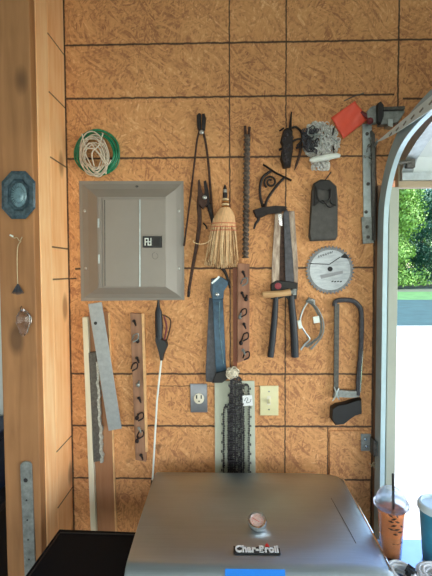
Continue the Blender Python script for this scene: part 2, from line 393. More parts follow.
bh.obj('roller_hinge', m_dark_grey, gd)

# ------------------------------------------------------------------ door track and brackets
tk = thing('door_track', (.57, -.06, 0), 'galvanized vertical door track curving up and back at the opening', 'door track')
c0 = [(-.075, 0), (-.075, .5), (-.075, 1.0), (-.075, 1.5), (-.075, 1.85), (-.080, 1.95), (-.093, 2.0), (-.115, 2.046), (-.15, 2.093), (-.20, 2.132), (-.27, 2.157), (-.386, 2.173), (-.6, 2.178), (-1.2, 2.19), (-2.4, 2.21)]
sp = [Vector((0, y, z)) for y, z in c0]; sp = spline(sp, 5)
def track(x0, x1, o0, o1, smoothp=sp):
    b = B(); rings = []
    for i, p in enumerate(smoothp):
        a = smoothp[max(0, i-1)]; c = smoothp[min(len(smoothp)-1, i+1)]; t = (c-a).normalized(); nn = Vector((0, t.z, -t.y))  # towards wall / up
        q0, q1 = p+nn*o0, p+nn*o1
        rings.append([Vector((x0, q0.y, q0.z)), Vector((x1, q0.y, q0.z)), Vector((x1, q1.y, q1.z)), Vector((x0, q1.y, q1.z))])
    return b.loft(rings)
track(.548, .551, 0, .052).obj('web', m_web, tk)
track(.548, .564, -.003, 0).obj('front_lip', m_lip, tk)
track(.551, .580, .046, .049).obj('inner_lip', m_trackd, tk)
tb = thing('track_bracket', W(365, 452, 0), 'small galvanized track bracket screwed to the board beside the track, low down', 'bracket')
B().plate([(361, 434), (371, 434), (371, 451), (361, 451)], -.0053, -.010).obj('plate', m_galvw, tb, bevel=.001)
b = B(); b.box2((.535, -.05, 1.07), (.539, -.001, 1.13)); b.box2((.539, -.05, 1.075), (.547, -.046, 1.125)); b.obj('angle', m_dark_grey, tb)
for q in ((365, 439), (366, 446)): B().lathe([(.006, 0), (.006, .004), (.003, .006)], W(*q, -.010), 'Y', 6).obj('bolt', m_chrome, tb)
t2 = thing('wire_tie', W(373, 470, 0), 'frayed bit of wire twisted on the wall edge under the track bracket', 'wire')
b = B()
for q in ([(369, 463), (373, 466), (377, 464)], [(373, 464), (375, 469), (377, 473)], [(371, 467), (374, 462), (378, 468)]): b.tube(spline(pw(q, -.03), 4), .0015, 6)
b.tube([W(373, 465, -.03), W(373, 465, 0)], .0015, 6)
b.obj('wire', m_wire, t2)

vs = thing('hanging_strap', W(368, 246, 0), 'long vertical galvanized strap bolted to the wall left of the curved track', 'bracket')
b = B(); b.plate([(362.5, 124), (372, 123), (373, 236), (364, 238)], -.001, -.008); b.obj('strap', m_galv, vs, bevel=.001)
B().plate([(361.5, 217), (372, 217), (374, 243), (363, 244)], -.0085, -.013).obj('lower_plate', m_galvw, vs, bevel=.001)
B().plate([(371.5, 130), (375, 134), (375.5, 240), (373, 240)], -.001, -.022).obj('flange', m_dark_grey, vs)
for q in ((367, 134), (369, 146), (370, 157), (368, 184), (367, 227), (368, 237), (366, 212)):
    B().lathe([(.0065, 0), (.0065, .004), (.003, .006)], W(*q, -.013 if q[1] > 216 else -.008), 'Y', 6).obj('bolt', m_dark_grey, vs)
b = B(); random.seed(3)
for k in range(9):
    a = (366+random.random()*7, 138+random.random()*24); b.tube(spline(pw([a, (a[0]+random.uniform(-5, 5), a[1]+random.uniform(-5, 5)), (a[0]+random.uniform(-6, 6), a[1]+random.uniform(-7, 7))], -.018), 4), .0016, 6)
b.obj('twisted_wire', m_galvw, vs)
cb = thing('lift_cable', W(374, 243, 0), 'thin dark cable hanging beside the galvanized strap', 'cable')
B().tube(spline(pw([(375, 168), (377, 190), (375, 215), (374, 242)], -.035), 6), .0015, 6).obj('cable', m_blackmetal, cb)
B().box2(*[tuple(W(373, 176, 0)), tuple(W(376, 172, -.036))]).obj('clip', m_dark_grey, cb)

sh = thing('shaft_bracket', W(392, 124, 0), 'dull blue-grey horizontal steel bracket above the start of the track bend', 'bracket')
B().plate([(379, 108), (404, 107), (405, 112), (398, 123), (380, 125)], -.001, -.03).obj('plate', m_galvw, sh, bevel=.003)
B().plate([(379, 107), (405, 106), (405, 109), (379, 110)], -.001, -.045).obj('flange', m_dark_grey, sh)
B().plate([(388, 119), (393, 119), (393, 127), (388, 126)], -.001, -.034).obj('tab', m_galv, sh)
pl = thing('cable_pulley', W(374, 129, 0), 'round steel pulley with black slot between red flag and bracket', 'pulley')
B().lathe([(.014, 0), (.030, .004), (.030, .010), (.024, .013), (.024, .020), (.030, .023), (.030, .028), (.010, .030)], W(373, 117, 0), 'Y', 24).obj('wheel', m_galvw, pl)
b = B().plate([(378, 103), (381, 101), (384, 105), (384, 116), (381, 124), (378, 121)], -.03, -.05); b.obj('fork', m_black, pl, bevel=.002)
B().ball(W(370, 121, -.036), .012).obj('knob', m_maroon, pl)

fl = thing('warning_flag', W(352, 137, 0), 'bright orange-red vinyl flag tilted on the wall beside the strap', 'flag')
b = B(); A, Bq, C, D = W(331, 118, -.006), W(355, 101, -.012), W(367, 120, -.012), W(343, 139, -.006)
nx, ny = 12, 10; rings = []
for i in range(nx+1):
    r = []
    for j in range(ny+1):
        u, v = i/nx, j/ny; p = A.lerp(Bq, u).lerp(D.lerp(C, u), v); p.y -= .004*sin(u*7+v*2)*sin(v*3.1)+.003*sin(v*9+u*3); r.append(p)
    rings.append(r)
b.loft(rings, caps=False, closed=False); o = b.obj('sheet', m_orange, fl); md = o.modifiers.new('solid', 'SOLIDIFY'); md.thickness = .0015
B().tube([W(361, 112, -.016), W(371, 119, -.02)], [.006, .009]).obj('dowel_end', m_maroon, fl)
B().tube(pw([(344, 101), (352, 97), (364, 93)], -.004), .0018, 6).obj('nail_wire', m_dark_grey, fl)

an = thing('perforated_angle', W(378, 140, -.03), 'pale perforated steel angle running back from the strap above the track', 'angle iron')
XA = .530
up0, up1 = on(377, 141.5, 0, XA), on(425, 101, 0, XA); lo0, lo1 = on(394, 134, 0, XA), on(432, 109, 0, XA)
far = -2.2
pts = [up0, Vector((XA, up1.y, up1.z)), Vector((XA, far, up1.z+.01)), Vector((XA, far, up1.z-.028)), Vector((XA, lo1.y-.1, up1.z-.030)), lo1, lo0, on(381, 140.5, 0, XA)]
B().loft([[Vector((x, p.y, p.z)) for p in pts] for x in (XA, XA+.003)]).obj('web', m_angle, an, smooth=False)
B().loft([[Vector((XA+.003, up1.y, up1.z)), Vector((XA+.035, up1.y, up1.z)), Vector((XA+.035, up1.y, up1.z-.003)), Vector((XA+.003, up1.y, up1.z-.003))], [Vector((XA+.003, far, up1.z+.01)), Vector((XA+.035, far, up1.z+.01)), Vector((XA+.035, far, up1.z+.007)), Vector((XA+.003, far, up1.z+.007))]]).obj('flange', m_galvw, an, smooth=False)
for t in (.35, .5, .65, .8, .95, 1.1, 1.25):
    p = up0.lerp(up1, t); p = Vector((XA-.0006, p.y, p.z-.013-.004*min(1, t))); B().tube([p+Vector((0, .009, -.002)), p+Vector((0, -.009, .002))], .0026, 6).obj('slot', m_galvw, an)
B().tube([up0, Vector((.54, 0, up0.z-.004))], .005, 8).obj('end_tab', m_galvw, an)

# ------------------------------------------------------------------ breaker panel
bp_ = thing('breaker_panel', W(131, 300, 0), 'grey electrical breaker panel with hinged door on the board wall', 'breaker panel')
def rect(x0, y0, x1, y1): return [(x0, y0), (x1, y0), (x1, y1), (x0, y1)]
b = B(); o_ = [(79, 181), (183.5, 181), (184.5, 300), (81, 301)]
def ringat(pts, Y): return [W(x, y, Y) for x, y in pts]
O2 = [(82, 184), (181, 184), (182, 298), (84, 298)]; I = [(97, 197), (165.5, 197), (166, 287), (98, 288)]
b.loft([ringat(o_, -.0005), ringat(o_, -.003), ringat(O2, -.004), ringat([(88, 189), (176, 189), (177, 294), (89, 294)], -.012), ringat(I, -.034)])
b.obj('cover', m_panel, bp_, smooth=False)
dr = B().plate([(102.5, 199), (165, 199), (165.5, 286.5), (103, 287)], -.0345, -.0375).obj('door', m_panel2, bp_, bevel=.0012)
B().plate(rect(139.3, 199.5, 140.4, 286.5), -.0378, -.0395).obj('seam', m_galv, dr)
B().plate([(98, 198.5), (101.6, 198.5), (102, 286.8), (98.6, 286.8)], -.0345, -.0365).obj('hinge_strip', m_panel, bp_, bevel=.001)
B().plate([(104.2, 200), (105, 200), (105.4, 286), (104.6, 286)], -.0376, -.0384).obj('groove', m_dark_grey, dr)
hd = B().plate([(142.5, 236), (161.5, 236), (161.8, 247.5), (142.7, 247.5)], -.038, -.047, .04).obj('latch', m_black, bp_)
b = B()
for q in rect(145, 238, 151.5, 238.8)[:0] or (): pass
for x0, y0, x1, y1 in ((144.6, 238, 145.6, 245.5), (147.6, 238, 148.6, 245.5), (150.4, 238, 151.4, 245.5), (144.6, 241.3, 151.4, 242.3), (145.6, 238, 147.6, 239), (148.6, 244.5, 150.4, 245.5)):
    b.plate(rect(x0, y0, x1, y1), -.0465, -.0476)
b.obj('latch_emblem', m_whitep, hd)
B().plate(rect(154, 237.6, 159.6, 246), -.044, -.0475).obj('slide', m_leather2, hd)
for q in ((84.6, 211), (178.5, 211), (86, 268.5), (178.5, 268.5), (137, 187)): B().lathe([(.006, 0), (.006, .002), (.003, .004)], W(*q, -.006), 'Y', 12).obj('screw', m_screw if q[0] != 137 else m_dark_grey, bp_)
for q in ((98.4, 223), (98.9, 259)): B().plate(rect(q[0]-.8, q[1]-4.5, q[0]+.8, q[1]+4.5), -.035, -.038).obj('hinge', m_galv, bp_)
b = B(); b.tube(spline(pw([(155, 252), (152.5, 254), (153, 258), (156, 259), (158, 256), (156.5, 253)], -.0376), 4), .0006, 5); b.obj('pencil_mark', m_dark_grey, dr)

# ------------------------------------------------------------------ coils above the panel
random.seed(11)
b = B()
for k in range(9):
    cx, cy = 97.5+random.uniform(-1, 1), 152.5+random.uniform(-1, 1); rx_, ry_ = 22.5-k*.75, 23-k*.7; Y = -.006-.0028*k
    ph = random.random()*6
    b.tube([W(cx+(rx_+.8*sin(3*a+ph))*cos(a), cy+(ry_+.8*cos(2*a+ph))*sin(a), Y-.002*sin(2*a+ph)) for a in [2*pi*i/40 for i in range(40)]], .0028, 6, close=True)
tag(b.obj('green_cord_coil', m_green), 'round coil of green cord hung on the wall above the breaker panel', 'cord')
b = B()
for k in range(9):
    cx, cy = 94+random.uniform(-1.5, 1.5), 155+random.uniform(-2, 2); rx_, ry_ = 14.5-k*.8, 22-k*1.3; ph = random.random()*6
    b.tube([W(cx+(rx_+1.4*sin(2*a+ph))*cos(a)+2*sin(a), cy+(ry_+1.5*cos(3*a+ph))*sin(a), -.034-.002*k-.003*sin(3*a+ph)) for a in [2*pi*i/40 for i in range(40)]], .0023, 6, close=True)
for q in ([(82, 134), (86, 147), (96, 150), (106, 165), (111, 160)], [(103, 133), (99, 145), (92, 153), (94, 166)], [(84, 150), (90, 143), (97, 152), (104, 158), (106, 174)]):
    b.tube(spline(pw(q, -.056), 6), .0025, 6)
tag(b.obj('pale_wire_coil', m_cord), 'tangled coil of pale whitish wire hung over the green coil', 'wire')

# ------------------------------------------------------------------ left group of bars
def lean(px0, px1, z=0.0):   # extend a pixel line at the wall down to the floor
    a, b_ = W(*px0), W(*px1); t = (z-a.z)/(b_.z-a.z); return a+(b_-a)*t
def quad_to_floor(tl, tr, br_, bl, Y, z=0.0):
    A_, B_ = W(*tl, Y), W(*tr, Y); C_, D_ = W(*br_, Y), W(*bl, Y)
    f = lambda a, c: a+(c-a)*((z-a.z)/(c.z-a.z))
    return [A_, B_, f(B_, C_), f(A_, D_)]
t_ = thing('brown_plank', W(108, 560, 0), 'smooth brown wooden plank leaning on the wall behind the dark angle piece', 'plank')
q = quad_to_floor((88, 312), (108, 312), (115, 531), (96, 531), -.012); B().slab(q, -.001, -.012).obj('face_board', m_plank, t_)
q = quad_to_floor((108, 313), (109.2, 313), (116.4, 531), (115, 531), -.013); B().slab(q, -.001, -.013).obj('edge', m_plank_edge, t_)
q = quad_to_floor((82, 317), (87.5, 317), (96, 531), (90.5, 531), -.034)
tag(B().slab(q, -.0135, -.034).obj('white_stick', m_white_wood, bevel=.002), 'long white painted wooden stick leaning left of the brown plank', 'stick')
t_ = thing('angle_strip', W(100, 462, -.013), 'dark grey rusty angle strip with a jagged bright edge below the grey bar', 'metal strip')
B().plate([(88.5, 353), (96, 352), (101, 461), (94, 462)], -.014, -.0345).obj('web', m_dark_grey, t_)
b = B(); pts = []
random.seed(5)
for i in range(30): pts.append((96.5+5.2*i/29+random.uniform(-.9, .9)+1.4, 362+101*i/29))
pts2 = [(x-2.4, y) for x, y in pts]; b.plate(pts+pts2[::-1], -.020, -.036); b.obj('torn_edge', m_rough_edge, t_)
t_ = thing('grey_metal_bar', W(114, 430, -.03), 'flat light grey metal bar with one hole hanging tilted under the breaker panel', 'metal bar')
B().plate([(88, 304), (101.5, 302), (121.5, 428.5), (108.5, 431)], -.037, -.042).obj('bar', m_grey_bar, t_, bevel=.001)
B().lathe([(.006, 0), (.006, .006), (.004, .007)], W(96, 323, -.038), 'Y', 14).obj('nail_head', m_black, t_)
B().tube([W(96, 323, -.038), W(96, 323, 0)], .0025, 8).obj('nail', m_dark_grey, t_)

def rack(name, label, L, edge, mat, bits, parent_px):
    t = thing(name, W(*parent_px, 0), label, 'tool rack', )
    B().plate(L, 0, -.018).obj('board', mat, t, bevel=.001)
    if edge: B().plate(edge, -.001, -.019).obj('cut_edge', m_plank_edge, t)
    random.seed(len(bits)*3)
    for k, (x, y) in enumerate(bits):
        b = B(); kind = k % 3
        if kind == 0:
            b.tube([W(x, y, -.018), W(x, y, -.03), W(x+1.5, y+3.5, -.036), W(x+2, y+5, -.034)], [.004, .0045, .0035, .002], 8)
            b.lathe([(.006, 0), (.006, .003)], W(x, y, -.018), 'Y', 10)
        elif kind == 1:
            b.tube(spline([W(x-3, y+3, -.02), W(x-1, y-2, -.03), W(x+3, y-3, -.032), W(x+3, y+2, -.028), W(x-2, y+5, -.03)], 4), .0026, 6)
        else:
            b.ball(W(x, y, -.02), .0075, (1, .9, 1.2)); b.tube([W(x, y, -.02), W(x+1, y-4, -.028)], .003, 6)
        b.obj('hook', (m_galvw if k % 4 == 1 else m_blackmetal), t)
    return t
rack('hook_rack', 'long weathered wooden strip with small hooks, left of the sprayer wand', [(130, 313), (142.5, 314), (146, 462), (135.5, 460)], [(141.5, 313.5), (144, 313.5), (147.5, 452), (145.4, 452)], m_rack,
     [(134, 321), (135, 337), (137.5, 341), (137, 358), (134, 366), (138, 385), (139, 398), (140, 416), (137, 418), (139, 428), (140, 434), (137, 441), (141, 455)], (138, 462))
rack('bit_rack', 'short reddish wooden strip of hooks and bits, right of the blue tool', [(237.5, 263), (249.5, 264), (249.5, 359), (237.5, 363)], None, m_rack2,
     [(243, 272), (244, 281), (246, 299), (242, 293), (243, 312), (240, 317), (244, 324), (245, 336), (241, 343), (243, 350), (246, 355)], (243, 363))
tag(B().plate([(233, 268), (237, 268), (237.2, 369), (233.2, 369)], -.001, -.008).obj('yardstick', m_red_strip), 'narrow reddish-brown wooden stick hung left of the bit rack', 'stick')

# ------------------------------------------------------------------ sprayer wand
t_ = thing('sprayer_wand', W(151, 492, 0), 'black pistol-grip sprayer with a long thin white wand', 'sprayer')
b = B(); b.tube(pw([(158, 307), (158.5, 312), (159, 326), (159, 340), (160, 346)], -.02), [.007, .013, .0145, .013, .011], 12); b.obj('grip', m_bluedark, t_)
B().tube(pw([(158.5, 300), (158.2, 308)], -.02), [.004, .007], 8).obj('loop_cap', m_black, t_)
b = B(); b.plate([(155, 336), (166, 341), (167.5, 346), (163.5, 355), (162.5, 361), (160, 361), (158.5, 353), (155, 341)], -.006, -.032, .08); b.obj('body', m_black, t_)
b = B(); b.tube(spline(pw([(160, 314), (170, 319), (169.5, 330), (166, 342)], -.02), 5), .0025, 6); b.obj('guard', m_rust, t_)
b = B(); b.tube(spline(pw([(164, 316), (166.5, 327), (164, 341)], -.022), 5), .0035, 6); b.obj('trigger', m_maroon, t_)
B().tube(pw([(161.3, 360), (157, 400), (152.5, 481)], -.014), .0036, 8).obj('wand', m_whitep, t_)
B().tube(pw([(152.5, 480), (151.8, 487), (151.2, 493)], -.014), [.005, .006, .003], 8).obj('nozzle', m_black, t_)

# ------------------------------------------------------------------ tongs, pliers, broom
t_ = thing('long_rod_shears', W(201, 246, 0), 'thin long-armed iron shears spread in a tall narrow V', 'shears')
b = B(); b.plate([(196.5, 115), (199, 112.5), (201, 114), (201, 131), (199.5, 134), (197, 127)], -.004, -.016, .1); b.obj('jaw', m_blackmetal, t_)
b = B(); b.plate([(202, 113.5), (204.5, 113), (206, 118), (205, 129), (202.5, 133), (201.5, 129)], -.006, -.018, .1); b.obj('jaw', m_blackmetal, t_)
B().tube(spline(pw([(199.5, 131), (197, 140), (194.5, 162), (190, 200), (184, 246)], -.010), 4), [.0036]*17, 7).obj('arm', m_rust, t_)
B().tube(spline(pw([(203, 131), (206, 145), (208.5, 165), (210.5, 190), (213, 226)], -.012), 4), [.0045]*17, 7).obj('arm', m_rust, t_)
B().lathe([(.008, 0), (.008, .004), (.004, .007)], W(201.6, 132.3, -.018), 'Y', 12).obj('pivot_bolt', m_screw, t_)
t_ = thing('long_pliers', W(199, 297, 0), 'rusty long-handled pliers hanging open behind the whisk broom', 'pliers')
b = B(); b.plate([(198, 180), (199.5, 179), (201, 188), (203, 193), (207, 197), (207, 203), (203, 209), (199, 205), (197.5, 194)], -.020, -.034, .06); b.obj('jaw', m_rust, t_)
b = B(); b.plate([(203.5, 181), (206, 180), (208.5, 190), (210, 203), (206, 207), (202.5, 200), (204.5, 192)], -.014, -.028, .06); b.obj('jaw', m_blackmetal, t_)
B().tube(spline(pw([(200, 196), (199, 205), (199.5, 222), (197, 243), (192.5, 268), (188.5, 293)], -.020), 4), [.0095-.00022*i for i in range(21)], 8, flat=.7).obj('arm', m_rust, t_)
B().tube([W(189, 291, -.02), W(188.3, 297, -.02)], [.006, .005], 8).obj('arm_tip', m_blackmetal, t_)
B().tube(spline(pw([(207, 200), (211, 213), (214.5, 228), (217, 246), (219, 262)], -.018), 4), [.0085-.00015*i for i in range(17)], 8, flat=.7).obj('arm', m_blackmetal, t_)
B().lathe([(.008, 0), (.008, .004), (.005, .006)], W(204.5, 197.5, -.034), 'Y', 12).obj('pivot', m_screw, t_)
b = B(); b.tube(spline(pw([(203, 223), (206, 226), (207, 229)], -.006), 4), .003, 6); tag(b.obj('wall_nail', m_blackmetal), 'short black bent nail between the pliers handles', 'nail')

t_ = thing('whisk_broom', W(225, 268, -.03), 'straw whisk broom with wire-bound neck hanging fan down', 'broom')
rings = []
for (cx, y, rx_, ry_) in ((225, 208, 5, .018), (225, 212, 8, .020), (224.5, 217, 10, .022), (224, 224, 11.2, .022), (223.5, 230, 11, .016), (223, 236, 8, .010)):
    c = W(cx, y, -.036); rings.append([Vector((c.x+rx_*S*cos(a), c.y-ry_*sin(a), c.z+.0012*random.uniform(-1, 1))) for a in [2*pi*k/36 for k in range(36)]])
b = B().loft(rings); b.obj('straw_body', m_straw, t_)
b = B(); b2 = B(); b3 = B(); random.seed(2)
for i in range(620):
    a = random.uniform(0, 2*pi); rr = math.sqrt(random.random())
    x0 = 224+11*rr*cos(a); y0 = 222+random.uniform(-6, 8); x1 = 222.8+17*rr*cos(a)+random.uniform(-1.5, 1.5)-.8; y1 = 267+random.uniform(-5, 2)-abs(cos(a)*rr)*3
    Yb = -.036-.020*rr*sin(a); Ye = -.036-.024*rr*sin(a)
    (b if i % 3 == 0 else b2 if i % 3 == 1 else b3).tube([W(x0, y0, Yb), W((x0+x1)/2+random.uniform(-.8, .8), (y0+y1)/2, Yb), W(x1, y1, Ye)], [.0013, .0013, .0009], 4)
o = b.obj('bristles', m_straw, t_, smooth=False); o['kind'] = 'stuff'
o = b3.obj('brown_bristles', m_straw3, t_, smooth=False); o['kind'] = 'stuff'
o = b2.obj('pale_bristles', m_straw2, t_, smooth=False); o['kind'] = 'stuff'
for y, rx_ in ((223.5, 11.6), (227, 12), (230.5, 12.3)):
    c = W(223.9, y, -.036); B().tube([Vector((c.x+rx_*S*cos(a), c.y-.024*sin(a), c.z)) for a in [2*pi*k/30 for k in range(30)]], .0013, 5, close=True).obj('stitch_row', m_stitch, t_)
for k, y in enumerate((199.5, 202, 204.5, 207)):
    c = W(225.3, y, -.034); B().lathe([(.0105+.001*k, -.003), (.0125+.001*k, 0), (.0105+.001*k, .003)], c, 'Z', 16).obj('neck_band', m_brass if k % 2 else m_straw2, t_)
B().lathe([(.008, -.03), (.0085, -.012), (.006, 0), (.007, .008), (.002, .022)], W(225, 196.5, -.034)+Vector((0, 0, .02)), 'Z', 14).obj('cap', m_blackmetal, t_)
B().lathe([(.0072, 0), (.0078, .01), (.006, .014)], W(225, 193, -.034), 'Z', 14).obj('cap_ring', m_screw, t_)
b = B().tube(spline(pw([(213, 238, -.045), (206, 243, -.045), (199, 244, -.045), (193.5, 242, -.045), (194, 240, -.045)], 0), 5), .0012, 6); b.obj('loose_wire', m_straw2, t_)
B().tube([W(224.5, 186, -.03), W(224.5, 186, 0)], .002, 6).obj('nail', m_dark_grey, t_)

# ------------------------------------------------------------------ auger
t_ = thing('auger_bit', W(246, 258, 0), 'long rusty twisted auger bit hanging vertically right of the broom', 'auger bit')
c0_, c1_ = W(247, 135, -.018), W(245.5, 258, -.018); n = 300; rings = []
for i in range(n+1):
    t = i/n; c = c0_.lerp(c1_, t); a = t*2*pi*13; rr = .0120; u = Vector((cos(a), sin(a), 0)); v = Vector((-sin(a), cos(a), 0))
    rings.append([c+u*rr+v*.004, c+v*.0085, c-u*rr+v*.004, c-u*rr-v*.004, c-v*.0085, c+u*rr-v*.004])
m_auger = M('grey_rusted_steel', (104, 92, 84), .6, .4, var=.6, scale=120, bump=.5)
B().loft(rings).obj('flute', m_auger, t_)
b = B().tube([W(245, 126, -.018), W(245.6, 137, -.018)], .005, 8); b.tube([W(249.5, 127, -.018), W(248.6, 137, -.018)], .005, 8); b.obj('fork', m_rust, t_)

# ------------------------------------------------------------------ black cluster & silver tangle
t_ = thing('black_clamp', W(290, 168, 0), 'blackened iron clamp with a long spike, hung left of the silver tangle', 'clamp')
b = B(); b.plate([(284, 129), (288, 127), (293, 130), (293.5, 147), (291, 166), (284, 167), (281, 158), (283, 145), (281, 140)], -.003, -.032, .12); b.obj('body', m_blackmetal, t_)
B().tube(pw([(290, 132), (290.5, 122), (291.5, 112)], -.022), [.007, .0045, .0025], 8).obj('spike', m_blackmetal, t_)
b = B(); b.tube(spline(pw([(292, 128), (296, 127), (301, 132), (302, 140), (297, 146)], -.026), 5), .0042, 7); b.tube(spline(pw([(293, 141), (299, 139), (305, 141), (304, 146), (296, 148)], -.030), 5), .0038, 7); b.obj('arm', m_blackmetal, t_)
B().tube(spline(pw([(301, 142), (300, 153), (297, 163), (294.5, 170)], -.018), 5), [.005]*12+[.004, .003, .002, .002], 7).obj('prong', m_rust, t_)
b = B(); random.seed(8)
for k in range(14): b.lathe([(.004, 0), (.006, .003), (.003, .006)], W(random.uniform(284, 292), random.uniform(131, 163), -.030), 'Y', 8)
b.obj('studs', m_chain, t_)
B().tube([W(284, 128, -.012), W(279.5, 131, -.012)], .003, 6).obj('lug', m_blackmetal, t_); B().tube([W(283, 148, -.018), W(279, 150, -.018)], .004, 6).obj('lug', m_blackmetal, t_)
t_ = thing('chain_tangle', W(321, 172, 0), 'knotted tangle of silvery chain and wire with a white tube across it', 'chain')
b = B(); random.seed(21)
def torus(b, c, R_, r, rot, sx=1):
    b.tube([c+rot @ Vector((R_*cos(a)*sx, R_*sin(a), 0)) for a in [2*pi*k/10 for k in range(10)]], r, 5, close=True)
for k in range(420):
    while True:
        x, y = random.uniform(-18, 18), random.uniform(-23, 26)
        if (x/17)**2+(y/(20 if y < 0 else 18))**2 < 1 or (abs(x+1) < 8 and 0 < y < 27): break
    rr = math.hypot(x/17, y/22); Y = -.004-random.random()*.040*max(.25, 1-rr*.7)
    torus(b, W(321+x, 142+y, Y), random.uniform(.005, .009), random.uniform(.0012, .0024), Euler((random.uniform(0, 3), random.uniform(0, 3), random.uniform(0, 3))).to_matrix(), 1.3)
b.obj('links', m_tangle, t_)
b = B()
for k in range(60): torus(b, W(random.uniform(304, 317), random.uniform(128, 152), -.030-random.random()*.012), random.uniform(.005, .009), random.uniform(.0014, .0024), Euler((random.uniform(0, 3), random.uniform(0, 3), 0)).to_matrix(), 1.3)
b.obj('dark_links', m_slate, t_)
for k in range(6):
    x, y = random.uniform(305, 335), random.uniform(128, 160); B().tube(spline(pw([(x, y), (x+random.uniform(-9, 9), y+random.uniform(-9, 9)), (x+random.uniform(-12, 12), y+random.uniform(-10, 10))], -.045), 4), .0018, 5).obj('wire_end', m_blackmetal if k % 2 else m_galv, t_)
B().tube(pw([(309.5, 160.5), (312, 160), (325, 157.5), (337, 155.5), (340, 156)], -.050), [.003, .0095, .011, .0095, .006], 12).obj('white_tube', m_whitep, t_)

# ------------------------------------------------------------------ sheath
t_ = thing('tool_sheath', W(324, 241, 0), 'dark grey flat leather tool sheath with black top, above the round saw blade', 'sheath')
b = B(); b.plate([(314, 183), (321, 179), (330, 179.5), (337, 186), (338.2, 200), (338, 236), (336, 240), (311, 241), (309.5, 236), (311.5, 205), (312.5, 190)], -.002, -.024, .05); b.obj('pouch', m_leather, t_)
b = B(); b.plate([(315, 184), (321, 180), (330, 180.5), (336, 187), (336.5, 206), (331, 203), (329, 190), (318, 189), (317, 203), (314, 206)], -.0245, -.031, .03); b.obj('top_flap', m_leather2, t_)
b = B(); b.tube(spline(pw([(317, 187), (318, 198), (324, 203), (330, 198), (331, 188)], -.034), 5), .003, 7); b.tube(spline(pw([(314, 206), (322, 200), (329, 207), (335, 205)], -.033), 5), .0025, 7); b.tube(spline(pw([(322, 184), (326, 179), (331, 172)], -.022), 5), .0022, 6); b.obj('cord', m_leather2, t_)

# ------------------------------------------------------------------ circular blade
cc = W(330, 270, -.004)
t_ = thing('circular_saw_blade', W(330, 295, 0), 'round silver circular saw blade with black graphics and toothed rim', 'saw blade')
b = B(); R1 = 24*S; n = 40; ring = []
for i in range(n):
    for (f, rr) in ((0, .935), (.15, 1.0), (.45, 1.0), (.5, .935)):
        a = 2*pi*(i+f)/n; ring.append(cc+Vector((R1*rr*cos(a), 0, R1*rr*sin(a))))
b.slab(ring, -.003, -.0055); b.obj('rim', m_tooth, t_, smooth=False)
B().lathe([(R1*.83, 0), (R1*.83, .001)], cc+Vector((0, -.0016, 0)), 'Y', 48).obj('face', m_saw, t_)
B().lathe([(.009, 0), (.009, .003)], W(330, 269, -.0065), 'Y', 16).obj('arbor', m_ink, t_)
b = B()
def flatline(b, pts, w, Y):
    for a, c in zip(pts, pts[1:]):
        A_, C_ = W(*a, Y), W(*c, Y); t = (C_-A_).normalized(); nn = Vector((-t.z, 0, t.x))*w; b.slab([A_+nn, C_+nn, C_-nn, A_-nn], Y+.0006, Y)
flatline(b, [(309.5, 263.6), (329.5, 264.3), (340, 257.2)], .0016, -.0072)
b.obj('emblem_line', m_ink, t_, smooth=False); b = B(); b.plate([(340, 257.5), (345, 253), (348.5, 257.5), (349.5, 258.8)], -.0066, -.0074)
b.obj('emblem_patch', m_ink, t_, smooth=False); b = B()
for k in range(9): flatline(b, [(318+k*1.7, 257-k*.55+.9), (319+k*1.7, 255.4-k*.55)], .0011, -.0072)
b.obj('upper_lettering', m_ink, t_, smooth=False); b = B()
for k in range(4): flatline(b, [(331.5+k*2.8, 281.6+(k % 2)*.4), (333.4+k*2.8, 281.2)], .0020, -.0072)
b.obj('lower_lettering', m_ink, t_, smooth=False)
B().plate([(320, 275), (343, 270.5), (343, 273.5), (321, 279)], -.0062, -.0068).obj('stripe', m_platesteel, t_)

# ------------------------------------------------------------------ scroll bracket
t_ = thing('scroll_bracket', W(268, 229, 0), 'black wrought-iron scroll bracket with a diagonal arm, above the shears', 'bracket')
B().tube(pw([(263, 164.5), (276, 173), (291.5, 180.5)], -.012), .0036, 8, flat=2).obj('arm', m_blackmetal, t_)
b = B(); b.tube(spline(pw([(271, 171), (263, 177), (260, 187), (260.5, 198), (263, 207)], -.012), 5), .0050, 8); b.tube(spline(pw([(285, 177), (279, 183), (272, 192), (267, 200), (265, 208)], -.012), 5), .0050, 8); b.obj('leg', m_blackmetal, t_)
b = B(); pts = []
for i in range(30):
    a = i/29*2*pi*1.5+2.2; r = 6.6-4.6*i/29; pts.append((270.5+r*cos(a), 182+r*sin(a)))
b.tube(pw(pts, -.012), .0038, 8); b.obj('scroll', m_blackmetal, t_)
b = B(); b.plate([(253, 210), (262, 207), (276, 205.5), (286, 206), (287, 210), (280, 212.5), (268, 214), (262, 217), (256, 217.5)], -.028, -.044, .05); b.obj('clamp_bar', m_blackmetal, t_)
b = B(); b.tube(spline(pw([(256, 214), (258.5, 219), (255.5, 224), (254, 229)], -.034), 5), [.007-.00025*i for i in range(16)], 8); b.tube([W(264, 205, -.012), W(264, 209, -.03)], .006, 8); b.obj('prong', m_blackmetal, t_)

